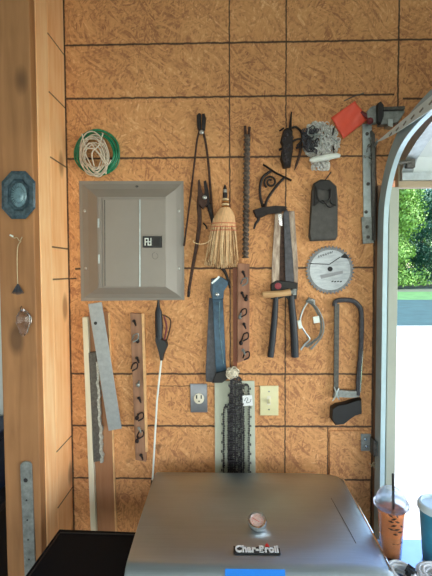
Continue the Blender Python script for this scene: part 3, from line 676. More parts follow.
# ------------------------------------------------------------------ hedge shears
t_ = thing('hedge_shears', W(282, 358, 0), 'hedge shears hanging points up with dark blue grips below', 'shears')
B().plate([(275, 213), (280, 211), (284, 214), (286.5, 288), (277, 290), (271.5, 286), (272, 262)], -.004, -.010).obj('blade', m_blade, t_, bevel=.001)
B().plate([(280.5, 226), (283.5, 214), (286, 214), (287, 284), (279, 283)], -.0102, -.0108).obj('dark_hollow', m_rust, t_)
B().plate([(283.5, 212), (287, 209), (289, 213), (293, 262), (294.5, 288), (288, 291), (285.5, 284)], -.0105, -.016).obj('blade', m_slate, t_, bevel=.001)
B().plate([(288.5, 211), (294.5, 211), (298, 262), (298, 290), (294.8, 292), (293, 262)], -.0005, -.006).obj('blade_back', m_blade, t_, bevel=.001)
B().plate([(278, 214), (281.5, 214), (282.5, 226), (279.5, 225)], -.0105, -.0112).obj('bright_patch', m_chrome, t_)
b = B(); b.plate([(271, 284), (277, 280.5), (288, 281), (298, 283), (297, 299), (290, 301), (285, 297), (277, 300), (271, 299)], -.003, -.022, .06); b.obj('tang', m_leather2, t_)
B().tube(pw([(276, 296), (274.5, 318), (272.5, 340), (270.5, 357)], -.016), [.010, .0115, .012, .012], 12).obj('grip', m_bluedark, t_)
B().tube(pw([(291, 296), (293, 318), (294.5, 340), (295, 357)], -.016), [.012, .0135, .014, .014], 12).obj('grip', m_bluedark, t_)
B().lathe([(.012, 0), (.012, .004), (.007, .006)], W(278, 286, -.022), 'Y', 18).obj('pivot', m_pivot, t_)
t_ = thing('hand_scraper', W(277, 298, -.03), 'small tool with worn tan wooden handle lying across the shears', 'hand tool')
b = B(); b.tube(pw([(262, 296, -.042), (263, 295, -.042), (272, 294.3, -.042), (282, 293.4, -.042), (290.5, 292, -.042)], 0), [.007, .0125, .013, .0115, .0125], 12); b.obj('handle', m_tan, t_)
b = B(); b.tube(pw([(290, 292), (293.5, 291.6)], -.042), .008, 10); b.plate([(293, 289), (296.5, 289), (296.5, 295), (293, 295)], -.036, -.044); b.obj('ferrule', m_galvw, t_)
for t_, px, py in ((bpy.data.objects['hedge_shears'], 286.8, 207.5), (bpy.data.objects['sprayer_wand'], 158.3, 301)):
    B().tube([W(px, py, 0), W(px, py, -.026)], .0022, 6).obj('nail', m_dark_grey, t_)
# ------------------------------------------------------------------ grey bent loop
t_ = thing('muzzle_guard', W(312, 349, 0), 'bent light grey metal frame with frayed fibres, right of the shears grips', 'metal frame')
b = B(); b.tube(spline(pw([(308.5, 301), (303, 310), (300, 322), (305, 332), (309.5, 339), (305, 344), (300.5, 350)], -.016), 6), .0034, 8); b.obj('rib', m_galv, t_)
b = B(); random.seed(4)
for k in range(9):
    j = random.uniform(-2.0, 2.0); b.tube(spline(pw([(309+j*.5, 302), (316+j, 308), (322+j, 322), (321+j, 335), (314+j, 343+j), (308+j*2, 348+j)], -.010-.0022*k), 5), .0019, 6)
b.obj('wire_bundle', m_galvw, t_)
B().tube(pw([(306, 302), (309, 299.5), (313, 301), (314, 305)], -.018), [.004, .009, .009, .005], 10).obj('knot', m_galvw, t_)
B().plate([(313, 317), (319, 316), (320, 322.5), (314, 323.5)], -.030, -.034).obj('clip', m_whitep, t_)
B().plate([(297.5, 321), (301, 320), (302.5, 328), (299, 329)], -.012, -.022).obj('clip', m_whitep, t_)

# ------------------------------------------------------------------ hacksaw
t_ = thing('hacksaw', W(348, 425, 0), 'grey-framed hacksaw hanging handle down by the door jamb', 'saw')
b = B()
path = pw([(334.5, 306), (335, 302.5), (338, 300.5), (346, 300), (353, 301), (358, 305), (361, 311), (361.5, 330), (360.5, 352), (358.5, 378), (357.8, 395)], -.018)
b.tube(spline(path, 5), .0088, 8, flat=1.1); b.obj('frame', m_slate, t_)
b = B(); b.tube(spline(pw([(362.8, 318), (363, 340), (361.8, 365), (360.3, 392)], -.02), 4), .0025, 6); b.obj('bright_edge', m_chrome, t_)
b = B(); b.plate([(334.6, 304), (339.4, 304), (338.6, 395), (334, 395)], -.012, -.0195); b.obj('blade', m_dark_grey, t_)
b = B()
for k in range(60): yy = 306+k*1.5; b.plate([(335.3-.022*k*.5, yy), (333.8-.022*k*.5, yy+.7), (335.3-.022*k*.5, yy+1.4)], -.0165, -.018)
b.obj('teeth', m_blackmetal, t_, smooth=False)
b = B(); b.plate([(335, 391), (339, 390), (350, 391), (358, 391), (360, 397), (352, 398), (341, 397.5), (333, 398)], -.010, -.024, .04); b.obj('tension_bar', m_galvw, t_)
b = B(); b.tube(pw([(334, 387), (337, 394), (332.5, 401)], -.026), [.002, .004, .002], 6); b.tube(pw([(339, 388), (336, 394), (339.5, 400)], -.026), [.002, .004, .002], 6); b.obj('wing_nut', m_galv, t_)
b = B(); b.plate([(332, 409), (337, 405.5), (346, 404), (355, 401), (362, 399.5), (362.5, 414), (356, 416), (350, 420), (344, 425), (336, 426), (331.5, 420)], -.004, -.034, .08); b.obj('handle', m_black, t_)

# ------------------------------------------------------------------ outlet & switch
t_ = thing('power_outlet', W(199, 413, 0), 'grey steel outlet cover with one cream round socket', 'outlet')
B().plate([(190, 384), (207, 384), (207.5, 412.5), (190.5, 412.5)], -.0005, -.006, .05).obj('cover', m_platesteel, t_)
B().lathe([(5.3*S, 0), (5.3*S, .003), (4.7*S, .004)], W(199, 398.5, -.006), 'Y', 22).obj('socket', m_ivory2, t_)
for x, y in ((196.6, 397), (201.2, 397)): B().plate(rect(x-.6, y-1.8, x+.6, y+1.8), -.0095, -.0106).obj('slot', m_ink, t_)
B().lathe([(.003, 0), (.003, .001)], W(199, 401.3, -.0096), 'Y', 10).obj('ground_hole', m_ink, t_)
t_ = thing('light_switch', W(269, 416, 0), 'ivory light switch plate to the right of the pale board', 'light switch')
B().plate([(260, 386), (278.5, 386), (278.5, 415.5), (260, 415.5)], -.0005, -.006, .05).obj('cover', m_ivory, t_)
B().plate(rect(267.2, 396, 270.8, 405), -.006, -.0072).obj('toggle_frame', m_ivory2, t_)
b = B(); c = W(269, 401, -.007); b.loft([[c+Vector((x*.004, 0, z*.008-.002)) for x, z in ((-1, -1), (1, -1), (1, 1), (-1, 1))], [c+Vector((x*.003, -.014, z*.004+.006)) for x, z in ((-1, -1), (1, -1), (1, 1), (-1, 1))]]); b.obj('toggle', m_ivory, t_)
for y in (391.5, 409.5): B().lathe([(.003, 0), (.003, .001)], W(269, y, -.006), 'Y', 10).obj('screw', m_galvw, t_)

# ------------------------------------------------------------------ blue folding tool
t_ = thing('folding_saw', W(216, 383, 0), 'blue steel folding tool with a riveted head, left of the reddish rack', 'folding tool')
b = B(); b.plate([(211, 279), (217, 277.5), (219, 300), (212, 300), (210, 290)], -.003, -.018, .04); b.plate([(209, 298), (215, 298), (218, 376), (217, 383), (206, 382), (205.5, 372)], -.003, -.016, .03); b.obj('rear_blade', m_slate, t_)
b = B(); b.plate([(212, 279), (221, 276.5), (228, 281), (228, 285), (224, 291), (223.5, 299), (212, 300)], -.0185, -.030, .05); b.obj('head', m_blue, t_)
b = B(); b.plate([(212.5, 298), (223, 298), (226, 366), (227.5, 376), (217, 378), (215.5, 366)], -.0165, -.027, .04); b.obj('blade', m_blue, t_)
B().plate([(211, 283), (219, 275.8), (220, 277.4), (212.5, 284)], -.030, -.033).obj('bright_edge', m_galv, t_)
B().tube(pw([(219.5, 302), (219.5, 330), (223.5, 364)], -.029), .0016, 6).obj('blade_rib', m_dish2, t_)
B().lathe([(.007, 0), (.007, .003), (.003, .005)], W(217, 294.5, -.030), 'Y', 14).obj('rivet', m_chrome, t_)
B().plate([(216, 373), (228, 370), (229, 378), (222, 383), (212, 383)], -.0275, -.034, .05).obj('lower_sleeve', m_leather2, t_)
b = B(); b.tube(spline(pw([(221, 267), (225, 272), (228, 280), (230, 288)], -.012), 5), [.007-.0002*i for i in range(16)], 8); b.obj('strap', m_blackmetal, t_)

# ------------------------------------------------------------------ pale board with saw chains
q = quad_to_floor((214.5, 381), (254.5, 381), (255.5, 470), (215, 470), -.007, .0)
tag(B().slab(q, -.001, -.007).obj('pale_board', m_whiteboard, bevel=.001), 'tall pale greenish board standing behind the hanging saw chains', 'board')
def chain(name, label, xl, xr, yt, yb, Y, seed, g=None):
    random.seed(seed); b = B()
    L = [(xl+random.uniform(-.4, .4), y) for y in range(int(yb), int(yt)+5, -3)]; Rr = [(xr+random.uniform(-.4, .4), y) for y in range(int(yt)+5, int(yb)+1, 3)]
    top = [((xl+xr)/2+(xl-xr)/2*cos(a), yt+4-4*sin(a)) for a in [pi*k/5 for k in range(1, 5)]]
    P = spline(pw(L+top+Rr, Y), 4); acc = 0; step = .0088; k = 0; last = P[0]
    for p in P[1:]:
        while (p-last).length >= step:
            d_ = (p-last).normalized(); c = last+d_*step/2; last = last+d_*step; rot = d_.to_track_quat('Z', 'Y').to_euler(); k += 1
            side = Vector((-d_.z, 0, d_.x))
            b.box(c+Vector((0, (.0025 if k % 2 else -.0025), 0)), (.0070, .0022, .0108), rot)
            b.box(c+Vector((0, 0, 0)), (.0040, .0052, .0050), rot)
            if k % 4 == 0: b.box(c+side*.006, (.0055, .0040, .0070), rot)
            else: b.box(c-side*.0045, (.0040, .0016, .0045), rot)
    tag(b.obj('saw_chain', m_chain, smooth=False), label, 'saw chain', g)
g = 'saw chains bunched on the pale board'
chain('c', 'black saw chain hanging in a loop left of the main bunch of chains', 223.5, 228.5, 406, 478, -.014, 1, g)
chain('c', 'black saw chain loop hanging behind the white tag, right of the bunch', 243.5, 249, 384, 478, -.014, 2, g)
for i, (a, b_, y, Y) in enumerate(((231.5, 240, 376, -.016), (230.5, 235, 378, -.028), (235.5, 241.5, 377, -.030), (232.5, 238, 375, -.040), (229.8, 232.5, 392, -.019))):
    chain('c', 'black saw chain in the thick middle bunch hanging from the white knot', a, b_, y, 478, Y, 10+i, g)
b = B(); random.seed(9)
for k in range(26):
    c = W(233+random.uniform(-4, 4), 372.5+random.uniform(-4, 4), -.042); torus(b, c, random.uniform(.006, .012), .0028, Euler((random.uniform(0, 3), random.uniform(0, 3), 0)).to_matrix())
b.ball(W(233, 372.5, -.038), .018, (1, .8, .9)); b.tube([W(233, 371, -.03), W(233, 371, 0)], .003, 6)
tag(b.obj('cloth_knot', m_rag), 'small knotted wad of white cord above the saw chains', 'knot')
t_ = thing('paper_tag', W(247, 406, -.03), 'small white paper tag with a black scribble on the chains', 'tag')
B().plate([(242.5, 395.5), (252, 395), (253, 405.5), (243, 406)], -.030, -.0312).obj('card', m_card, t_, smooth=False)
b = B(); b.tube(spline(pw([(244.5, 401), (246, 398), (248, 398.5), (246.5, 402.5), (250, 402), (251, 399)], -.0313), 5), .0010, 5); b.obj('scribble', m_ink, t_)
B().tube(spline(pw([(246, 396), (244, 392), (243, 389)], -.026), 4), .001, 5).obj('string', m_cord, t_)
tag(B().plate([(329.5, 431), (371, 431), (371, 476), (330, 476)], 0, -.005).obj('board_patch', m_osb2), 'square patch of strand board low on the wall beside the track bracket', 'board')

# ------------------------------------------------------------------ things on the left post (front face at y = -.267)
YP = -.267
t_ = thing('octagonal_dish', W(18.5, 219, YP), 'blue glass octagonal dish fixed on the left wooden post', 'dish')
def octo(cx, cy, rx_, ry_, Y, k=.42):
    pts = [(-k, -1), (k, -1), (1, -.55), (1, .55), (k, 1), (-k, 1), (-1, .55), (-1, -.55)]; return [W(cx+x*rx_, cy+y*ry_, Y) for x, y in pts]
b = B(); b.loft([octo(18.5, 195, 15.5, 22, YP-.001), octo(18.5, 195, 17, 24, YP-.010), octo(18.5, 195, 14.5, 20.5, YP-.016), octo(18.5, 195, 11, 16, YP-.014), octo(18.5, 195, 9.5, 14, YP-.007)]); b.obj('rim', m_dish, t_, smooth=False)
b = B(); rg = []
for r, h in ((1, .007), (.95, .012), (.7, .016), (.2, .018)): rg.append([W(18.8+8.2*r*cos(a), 195+12.5*r*sin(a), YP-h) for a in [2*pi*k/32 for k in range(32)]])
b.loft(rg); b.obj('oval_center', m_dish2, t_)
b = B()
for k in range(24):
    a = 2*pi*k/24; b.tube([W(18.8+5*cos(a), 195+7.5*sin(a), YP-.0165), W(18.8+8*cos(a), 195+12*sin(a), YP-.010)], .0014, 5)
b.obj('ribs', m_dish, t_)
t_ = thing('wire_pendant', W(18, 297, YP), 'thin wire pendant with a small dark tassel hanging under the blue dish', 'pendant')
b = B(); b.tube(spline(pw([(21, 241), (17.5, 248), (17.2, 270), (17.8, 284)], YP-.006), 5), .0012, 6); b.tube(spline(pw([(10, 235.5), (14, 238), (17, 237.5), (19.5, 241), (22, 237)], YP-.006), 5), .0014, 6); b.obj('wire', m_wire, t_)
b = B()
for k in range(9): a = (k-4)/4; b.tube(pw([(17.8, 284), (17.8+a*3, 289), (17.8+a*6, 295-abs(a)*1.5)], YP-.008-.002*(k % 3)), [.002, .0022, .001], 5)
b.obj('tassel', m_slate, t_)
B().tube(pw([(10, 235), (13, 236.5)], YP-.006), .0028, 6).obj('clasp', m_whitep, t_)
t_ = thing('crystal_ornament', W(23, 336, YP), 'clear crystal ornament hanging on the post below the wire pendant', 'ornament')
b = B(); random.seed(6); b.loft([[W(23.5+r*cos(a), y+random.uniform(-.4, .4), YP-.013-.011*sin(a)*(r/8)) for a in [2*pi*k/9 for k in range(9)]] for y, r in ((309, 1), (312, 5), (317, 8), (322, 8.2), (328, 5.5), (333, 4.2), (336, 1))]); b.obj('crystal', m_crystal, t_, smooth=False)
B().tube(pw([(21, 312), (20.5, 308), (22, 306)], YP-.010), .0016, 6).obj('hook', m_blackmetal, t_)
tag(B().tube([W(3.5, 303, YP), W(3.5, 303, YP-.006)], .0045, 10).obj('dark_nail', m_black) , 'dark nail head near the left edge of the post', 'nail') if False else None
f_ = lambda a, c, z: a+(c-a)*((z-a.z)/(c.z-a.z))
A1, A2, B1, B2 = W(20, 468, YP-.008), W(24.5, 576, YP-.008), W(31.5, 468, YP-.008), W(35.5, 576, YP-.008)
t_ = thing('galvanized_bar', Vector(((f_(A1, A2, 0)).x, YP, 0)), 'upright galvanized perforated steel bar leaning on the left post', 'metal bar')
tops = [W(x, y, YP-.008) for x, y in ((31.3, 465), (29.5, 462.5), (25.5, 461.5), (22, 462.5), (20.2, 465))]
B().slab([f_(A1, A2, 0), f_(B1, B2, 0), B1]+tops+[A1], YP-.001, YP-.008).obj('bar', m_galvw, t_, bevel=.001)
for k in range(14):
    z = W(25.5, 479, YP).z-.04*k*(1.6 if k else 1); 
    if z < .3: break
    c = A1.lerp(B1, .45); c = Vector((c.x+(c.z-z)*.027*.6, YP-.0082, z)); B().lathe([(.0028 if k else .007, 0), (.0026 if k else .006, .0008)], c, 'Y', 10).obj('hole', m_ink, t_)
# left of the post: blue tote on a dark cabinet
t_ = thing('storage_cabinet', (-1.05, -.30, 0), 'dark storage cabinet left of the post', 'cabinet')
B().box2((-1.45, -.32, .0), (-.78, .015, .93)).obj('body', m_cabinet, t_, bevel=.004)
B().box2((-1.43, -.338, .05), (-1.12, -.3205, .90)).obj('door', m_cabinet, t_, bevel=.003); B().box2((-1.11, -.338, .05), (-.80, -.3205, .90)).obj('door', m_cabinet, t_, bevel=.003)
B().box2((-1.47, -.345, .9305), (-.765, .015, .955)).obj('top', m_slate, t_, bevel=.003)
t_ = thing('storage_tote', (-1.0, -.15, .955), 'navy blue plastic tote on the dark cabinet left of the post', 'tote')
b = B(); b.loft([[Vector((-1.02+x*w, -.16+y*w*.62, z)) for x, y in ((-1, -1), (1, -1), (1, 1), (-1, 1))] for z, w in ((.957, .21), (1.17, .24))]); b.obj('tub', m_tote, t_, bevel=.01)
B().box2((-1.27, -.325, 1.171), (-.77, .0, 1.20)).obj('tote_lid', m_tote, t_, bevel=.006)

# ------------------------------------------------------------------ grill
GX0, GX1 = -.2495, .412; gc = (GX0+GX1)/2
gr = thing('gas_grill', (gc, -.36, 0), 'stainless steel gas grill with closed lid and side shelves', 'grill')
prof = [(-.108, .93), (-.098, .99), (-.098, 1.022), (-.104, 1.036), (-.118, 1.0415), (-.2, 1.041), (-.3, 1.039), (-.4, 1.036), (-.48, 1.031), (-.535, 1.026), (-.555, 1.020), (-.568, 1.004), (-.590, .955), (-.604, .93)]
b = B(); rings = []
for x, ins, dz in ((GX0, .005, -.006), (GX0+.002, .002, -.002), (GX0+.006, 0, 0), (GX1-.14, 0, 0), (GX1-.09, 0, -.0012), (GX1-.05, .001, -.004), (GX1-.025, .003, -.009), (GX1-.010, .006, -.016), (GX1, .012, -.026)):
    rings.append([Vector((x, y+(ins if y < -.3 else -ins), z+dz)) for y, z in prof])
b.loft(rings); lid = b.obj('lid', m_steel, gr)
b = B(); b.tube([Vector((GX1-.006, y-.001, z-.0185)) for y, z in prof[3:10]], .0035, 8); b.obj('lid_rim', m_chrome, lid)
def lidz(y):
    for (a, za), (c, zc) in zip(prof[4:], prof[5:]):
        if c <= y <= a: return za+(zc-za)*(a-y)/(a-c)
    return 1.0
th = on(257, 525, 2, 1.04); tz = Vector((th.x, th.y, lidz(th.y)))
tm = B().lathe([(.021, -.002), (.021, .006), (.0175, .008)], tz, 'Z', 28).obj('thermometer', m_steelside, gr)
# bezel tilted towards the cook
def tilt(c, prof_, ang, n=32):
    R_ = Matrix.Rotation(ang, 3, 'X'); bb_ = B(); bb_.loft([[c+R_ @ Vector((r*cos(2*pi*k/n), r*sin(2*pi*k/n), h)) for k in range(n)] for r, h in prof_]); return bb_
c_ = tz+Vector((0, 0, .012))
tilt(c_, [(.023, -.006), (.0265, .0), (.0265, .009), (.0245, .0125), (.0195, .0115), (.018, .008)], radians(24)).obj('bezel', m_chrome, tm)
tilt(c_, [(.0182, .007), (.0182, .0085)], radians(24)).obj('dial', m_dial, tm)
R14 = Matrix.Rotation(radians(24), 3, 'X'); b = B()
for k in range(11):
    a = radians(-40+k*26); b.tube([c_+R14 @ Vector((.0155*cos(a), .0155*sin(a), .0088)), c_+R14 @ Vector((.0125*cos(a), .0125*sin(a), .0088))], .0004, 4)
b.tube([c_+R14 @ Vector((.006, -.004, .009)), c_+R14 @ Vector((-.012, .006, .009))], .0006, 4); b.obj('needle_and_marks', m_flame, tm)
# badge
m_letter = M('badge_letter_silver', (232, 234, 236), .4, .1, var=.03)
bl, brt = on(234, 549, 2, 1.034), on(279.5, 549, 2, 1.034); by = (bl.y+brt.y)/2; bcx = (bl.x+brt.x)/2; bz = lidz(by)+.0006; bwid = brt.x-bl.x
slope = math.atan2(lidz(by-.02)-lidz(by+.02), -.04)
rotb = Matrix.Rotation(radians(4), 3, 'X')
def badge(pts, h0, h1): 
    return [[Vector((bcx, by, bz))+rotb @ Vector((x, y, h)) for x, y in pts] for h in (h0, h1)]
def text_mesh(txt, size, off=0, extr=.001, shear=0):
    cu = bpy.data.curves.new('t', 'FONT'); cu.body = txt; cu.size = size; cu.extrude = extr; cu.offset = off; cu.align_x = 'CENTER'; cu.align_y = 'CENTER'; cu.shear = shear; cu.space_character = 1.02
    to = bpy.data.objects.new('t', cu); COL.objects.link(to); dg = bpy.context.evaluated_depsgraph_get(); dg.update()
    me = bpy.data.meshes.new_from_object(to.evaluated_get(dg)); bpy.data.objects.remove(to); return me
def place_text(me, name, mat, parent, s=1.0, sx=1.0, h=.004, dy=0):
    off = wloc(parent)
    for v in me.vertices: v.co = Vector((bcx, by, bz))+rotb @ Vector((v.co.x*s*sx, v.co.y*s+dy, v.co.z+h))-off
    me.name = name; me.materials.clear(); me.materials.append(mat); o = bpy.data.objects.new(name, me); COL.objects.link(o); o.parent = parent; return o
me = text_mesh('Char-Broil', .026, .0010); wd = max(v.co.x for v in me.vertices)-min(v.co.x for v in me.vertices); k_ = bwid*.95/wd
b = B(); hw, hh = bwid/2+.001, .0125; sh_ = [(-hw, -hh), (hw*1.0, -hh), (hw, hh*.5), (hw*.62, hh*.75), (hw*.3, hh*.7), (hw*.1, hh), (hw*-.05, hh*.6), (-hw*.7, hh*.7), (-hw, hh)]
b.loft(badge(sh_, 0, .003)); bd = b.obj('badge', m_black, lid, smooth=False)
place_text(me, 'lettering', m_letter, bd, 1.18, k_/1.18, .0042)
b = B(); fx = hw*.47; b.loft(badge([(fx-.004, .011), (fx+.004, .011), (fx+.005, .015), (fx+.002, .0175), (fx+.001, .024), (fx-.002, .0185), (fx-.005, .016)], 0, .0045)); b.obj('flame', m_flame, bd, smooth=False)
# blue tape
ta, tbb = on(225, 566.5, 2, 1.03), on(285, 566.5, 2, 1.03); y0 = (ta.y+tbb.y)/2
ys = [y0, y0-.02, -.555, -.568, -.576]; 
def zz(y):
    P_ = prof
    for (a, za), (c, zc) in zip(P_[4:], P_[5:]):
        if c <= y <= a: return za+(zc-za)*(a-y)/(a-c)
    return 1.0
b = B(); b.loft([[Vector((ta.x, y, zz(y)+.0006)), Vector((tbb.x, y, zz(y)+.0006)), Vector((tbb.x, y-.0006, zz(y)+.0014)), Vector((ta.x, y-.0006, zz(y)+.0014))] for y in sorted(set(ys), reverse=True)]); b.obj('painters_tape', m_tape, lid, smooth=False)
# scratch on the lid
s0, s1 = on(331, 500, 2, 1.032), on(356, 546, 2, 1.022); b = B(); sag = lambda x: 0 if x < GX1-.14 else (-.0012*(x-GX1+.14)/.05 if x < GX1-.09 else -.0012-.0028*(x-GX1+.09)/.04)
b.tube([Vector((q.x, q.y, lidz(q.y)+sag(q.x)+.0003)) for q in [s0.lerp(s1, k/8) for k in range(9)]], .0008, 5); b.obj('scratch', m_dark_grey, lid)
b = B(); b.tube([(GX0+.06, -.64, .965), (GX1-.06, -.64, .965)], .012, 12); b.tube([(GX0+.10, -.64, .965), (GX0+.10, -.59, .965)], .008, 8); b.tube([(GX1-.10, -.64, .965), (GX1-.10, -.59, .965)], .008, 8); b.obj('lid_handle', m_chrome, gr)
B().box2((GX0+.006, -.60, .80), (GX1-.006, -.115, .929)).obj('firebox', m_cart, gr, bevel=.008)
cp = B().box2((GX0+.0, -.645, .80), (GX1-.0, -.6005, .90)).obj('control_panel', m_steelside, gr, bevel=.006)
for k in range(4): x = GX0+.1+k*.15; B().lathe([(.024, 0), (.022, .022), (.010, .026)], (x, -.645, .85), 'Y', 20).obj('knob', m_black, cp)
for x in (GX0+.02, GX1-.02):
    for y in (-.58, -.14): B().box2((x-.018, y-.018, .06 if x < 0 else .0), (x+.018, y+.018, .7995)).obj('leg', m_cart, gr)
B().box2((GX0+.0, -.60, .16), (GX1-.0, -.12, .18)).obj('bottom_shelf', m_cart, gr)
for k, (xa, xb) in enumerate(((GX0+.04, gc-.003), (gc+.003, GX1-.04))): B().box2((xa, -.605, .2), (xb, -.59, .79)).obj('cabinet_door', m_steelside, gr, bevel=.003)
for y in (-.58, -.14): B().lathe([(.05, -.012), (.06, -.008), (.06, .008), (.05, .012)], (GX0+.02, y, .06), 'X', 20).obj('wheel', m_black, gr)
ZS = .93
sl = [on(59.5, 529, 2, ZS), on(134, 533, 2, ZS)]; 
b = B(); b.loft([[Vector((-.531, -.264, z)), Vector((-.2515, -.276, z)), Vector((-.2515, -.60, z)), Vector((-.549, -.60, z))] for z in (ZS-.03, ZS)]); shl = b.obj('side_shelf', m_shelf, gr, bevel=.004)
b = B(); b.tube([(-.520, -.29, ZS+.0006), (-.535, -.59, ZS+.0006)], .002, 6); b.tube([(-.52, -.285, ZS+.0006), (-.26, -.292, ZS+.0006)], .002, 6); b.obj('shelf_groove', m_cart, shl)
for y in (-.3, -.56): B().box2((-.45, y-.012, .82), (-.2445, y+.012, .8995)).obj('shelf_support', m_cart, gr)
m_rshelf = M('satin_shelf', (176, 196, 226), .28, .85, var=.05)  # blue tint puts the sky's reflection into the steel colour
b = B(); b.loft([[Vector((.4135, -.296, z)), Vector((.74, -.296, z)), Vector((.74, -.60, z)), Vector((.4135, -.60, z))] for z in (ZS-.03, ZS)]); b.obj('side_shelf', m_rshelf, gr, bevel=.004)
for y in (-.34, -.56): B().box2((.4075, y-.012, .82), (.62, y+.012, .8995)).obj('shelf_support', m_cart, gr)

# ------------------------------------------------------------------ drinks and cords
def hit(px, py, z): return on(px, py, 2, z)
cb_ = hit(390.5, 560, ZS); dC = cb_.y; sc = (CAM.y-dC)/-FPX   # metres per pixel at the cup
t_ = thing('iced_tea_cup', (cb_.x, cb_.y, ZS), 'clear plastic cup of orange iced tea with dome lid and dark straw', 'cup')
cz = ZS+.002; ctop = W(394, 503, dC).z; rt = .0395; rb = .027
B().lathe([(rb, cz), (rb+.0008, cz+.004), (rt-.003, ctop-.004), (rt, ctop), (rt-.0015, ctop), (rt-.0045, ctop-.006), (rb-.001, cz+.006), (rb-.002, cz+.003)], (cb_.x, dC, 0), 'Z', 36).obj('cup_body', m_clear, t_)
lt = W(394, 508.5, dC).z; tf = lambda z: (rb+(rt-rb)*(z-cz)/(ctop-cz))-.0022
B().lathe([(tf(cz+.02)-.001, cz+.019), (tf(lt), lt)], (cb_.x, dC, 0), 'Z', 32).obj('tea', m_tea, t_)
B().lathe([(tf(cz+.005)-.001, cz+.0045), (tf(cz+.0185)-.001, cz+.0185)], (cb_.x, dC, 0), 'Z', 32).obj('dark_tea', m_tea2, t_)
dt = W(394, 487, dC).z; hh = dt-ctop
dm = [(rt+.005, ctop-.006), (rt+.006, ctop), (rt+.006, ctop+.003), (rt+.001, ctop+.006)]+[((rt+.0005)*cos(a)+.001, ctop+.007+(hh-.007)*sin(a)) for a in [radians(x) for x in (10, 25, 40, 55, 68)]]
dm2 = [(r-.0012, h-.0009) for r, h in dm[::-1]]
B().lathe(dm+dm2, (cb_.x, dC, 0), 'Z', 36, caps=False).obj('dome_lid', m_lidp, t_)
B().lathe([(rt+.0055, ctop-.007), (rt+.0075, ctop-.004), (rt+.0075, ctop+.002), (rt+.0055, ctop+.004)], (cb_.x, dC, 0), 'Z', 36, caps=False).obj('lid_rim', m_lidp, t_)
B().tube([W(393, 474, dC-.006), W(393.5, 503, dC-.003), Vector((cb_.x+.01, dC+.005, cz+.03))], .0035, 10).obj('straw', m_leather2, t_)
# dark printed flourish on the cup
random.seed(12)
rad = lambda z: rb+(rt-rb)*(z-cz)/(ctop-cz)+.0006
def oncup(px, py):
    p = W(px, py, dC-.04); z = p.z; r = rad(z); x = max(-r*.98, min(r*.98, (px-390.5)*sc)); return Vector((cb_.x+x, dC-math.sqrt(max(1e-9, r*r-x*x)), z))
for lx, ly, a, L in ((385, 517, .6, 2.6), (388, 520, -.5, 2.8), (385.5, 523, .2, 2.4), (391, 517, 1.2, 2.4), (391.5, 523, .4, 2.6), (388, 527, -.3, 2.8), (386, 531, .3, 2.8), (391, 531, -.2, 3.2), (395, 534, .1, 3), (390, 536, .2, 2.4), (396, 528, .9, 2), (389, 546, .0, 1.6), (393, 546.5, .0, 1.6), (397, 546, .0, 1.4)):
    B().tube([oncup(lx-L*cos(a), ly-L*sin(a)*.7), oncup(lx, ly), oncup(lx+L*cos(a), ly+L*sin(a)*.7)], [.0005, .0024 if ly < 540 else .0010, .0005], 6).obj('printed_mark', m_rust, t_)

tb_ = hit(437, 560, ZS); dT = tb_.y
t_ = thing('teal_cup', (tb_.x, dT, ZS), 'teal drinking cup with pale lid at the right edge', 'cup')
zt = W(436, 511, dT).z; rT = .049; rB = .036
b = B(); n = 44; rings = []
for z, r in ((cz, rB), (cz+.004, rB+.001), (zt, rT-.002), (zt+.004, rT-.001)): rings.append([Vector((tb_.x+(r+(.0006 if k % 2 else 0))*cos(2*pi*k/n), dT+(r+(.0006 if k % 2 else 0))*sin(2*pi*k/n), z)) for k in range(n)])
b.loft(rings); b.obj('cup_body', m_teal, t_)
B().lathe([(rT, zt+.003), (rT+.004, zt+.006), (rT+.004, zt+.016), (rT+.001, zt+.022), (rT-.005, zt+.024), (rT-.008, zt+.016), (.01, zt+.016)], (tb_.x, dT, 0), 'Z', 36).obj('lid', m_palelid, t_)
def coil(name, label, cx, cy, rx_, ry_, n, seed):
    random.seed(seed); b = B(); c = hit(cx, cy, ZS+.01)
    for k in range(n):
        f = 1-.075*(k % 7); h = ZS+.0035+.006*(k//4)+.001*(k % 3); ph = random.random()*6; ox, oy = random.uniform(-.004, .004), random.uniform(-.004, .004)
        b.tube([Vector((c.x+ox+rx_*f*cos(a), c.y+oy+ry_*f*sin(a), h+.002*sin(2*a+ph)+.002)) for a in [2*pi*i/36 for i in range(36)]], .0032, 7, close=True)
    return b, c
b, c = coil('', '', 401, 579, .038, .044, 20, 1)
t_ = thing('white_cord_coil', (c.x, c.y, ZS), 'coiled white cord on the grill shelf in front of the iced tea', 'cord'); b.obj('loops', m_cable, t_)
q = hit(411, 573, ZS+.03); b = B(); b.box(q, (.014, .022, .02), Euler((0, .3, .5))); b.tube([q+Vector((-.012, .004, .0)), q+Vector((.0, .012, .012)), q+Vector((.012, .006, .004))], .004, 8); b.tube([q, q+Vector((-.002, -.02, -.012))], .0035, 8); b.obj('tie', m_black, t_)
b, c = coil('', '', 437, 582, .05, .05, 20, 2)
tag(b.obj('white_cord_coil', m_cable), 'coiled white cord in front of the teal cup at the right edge', 'cord')

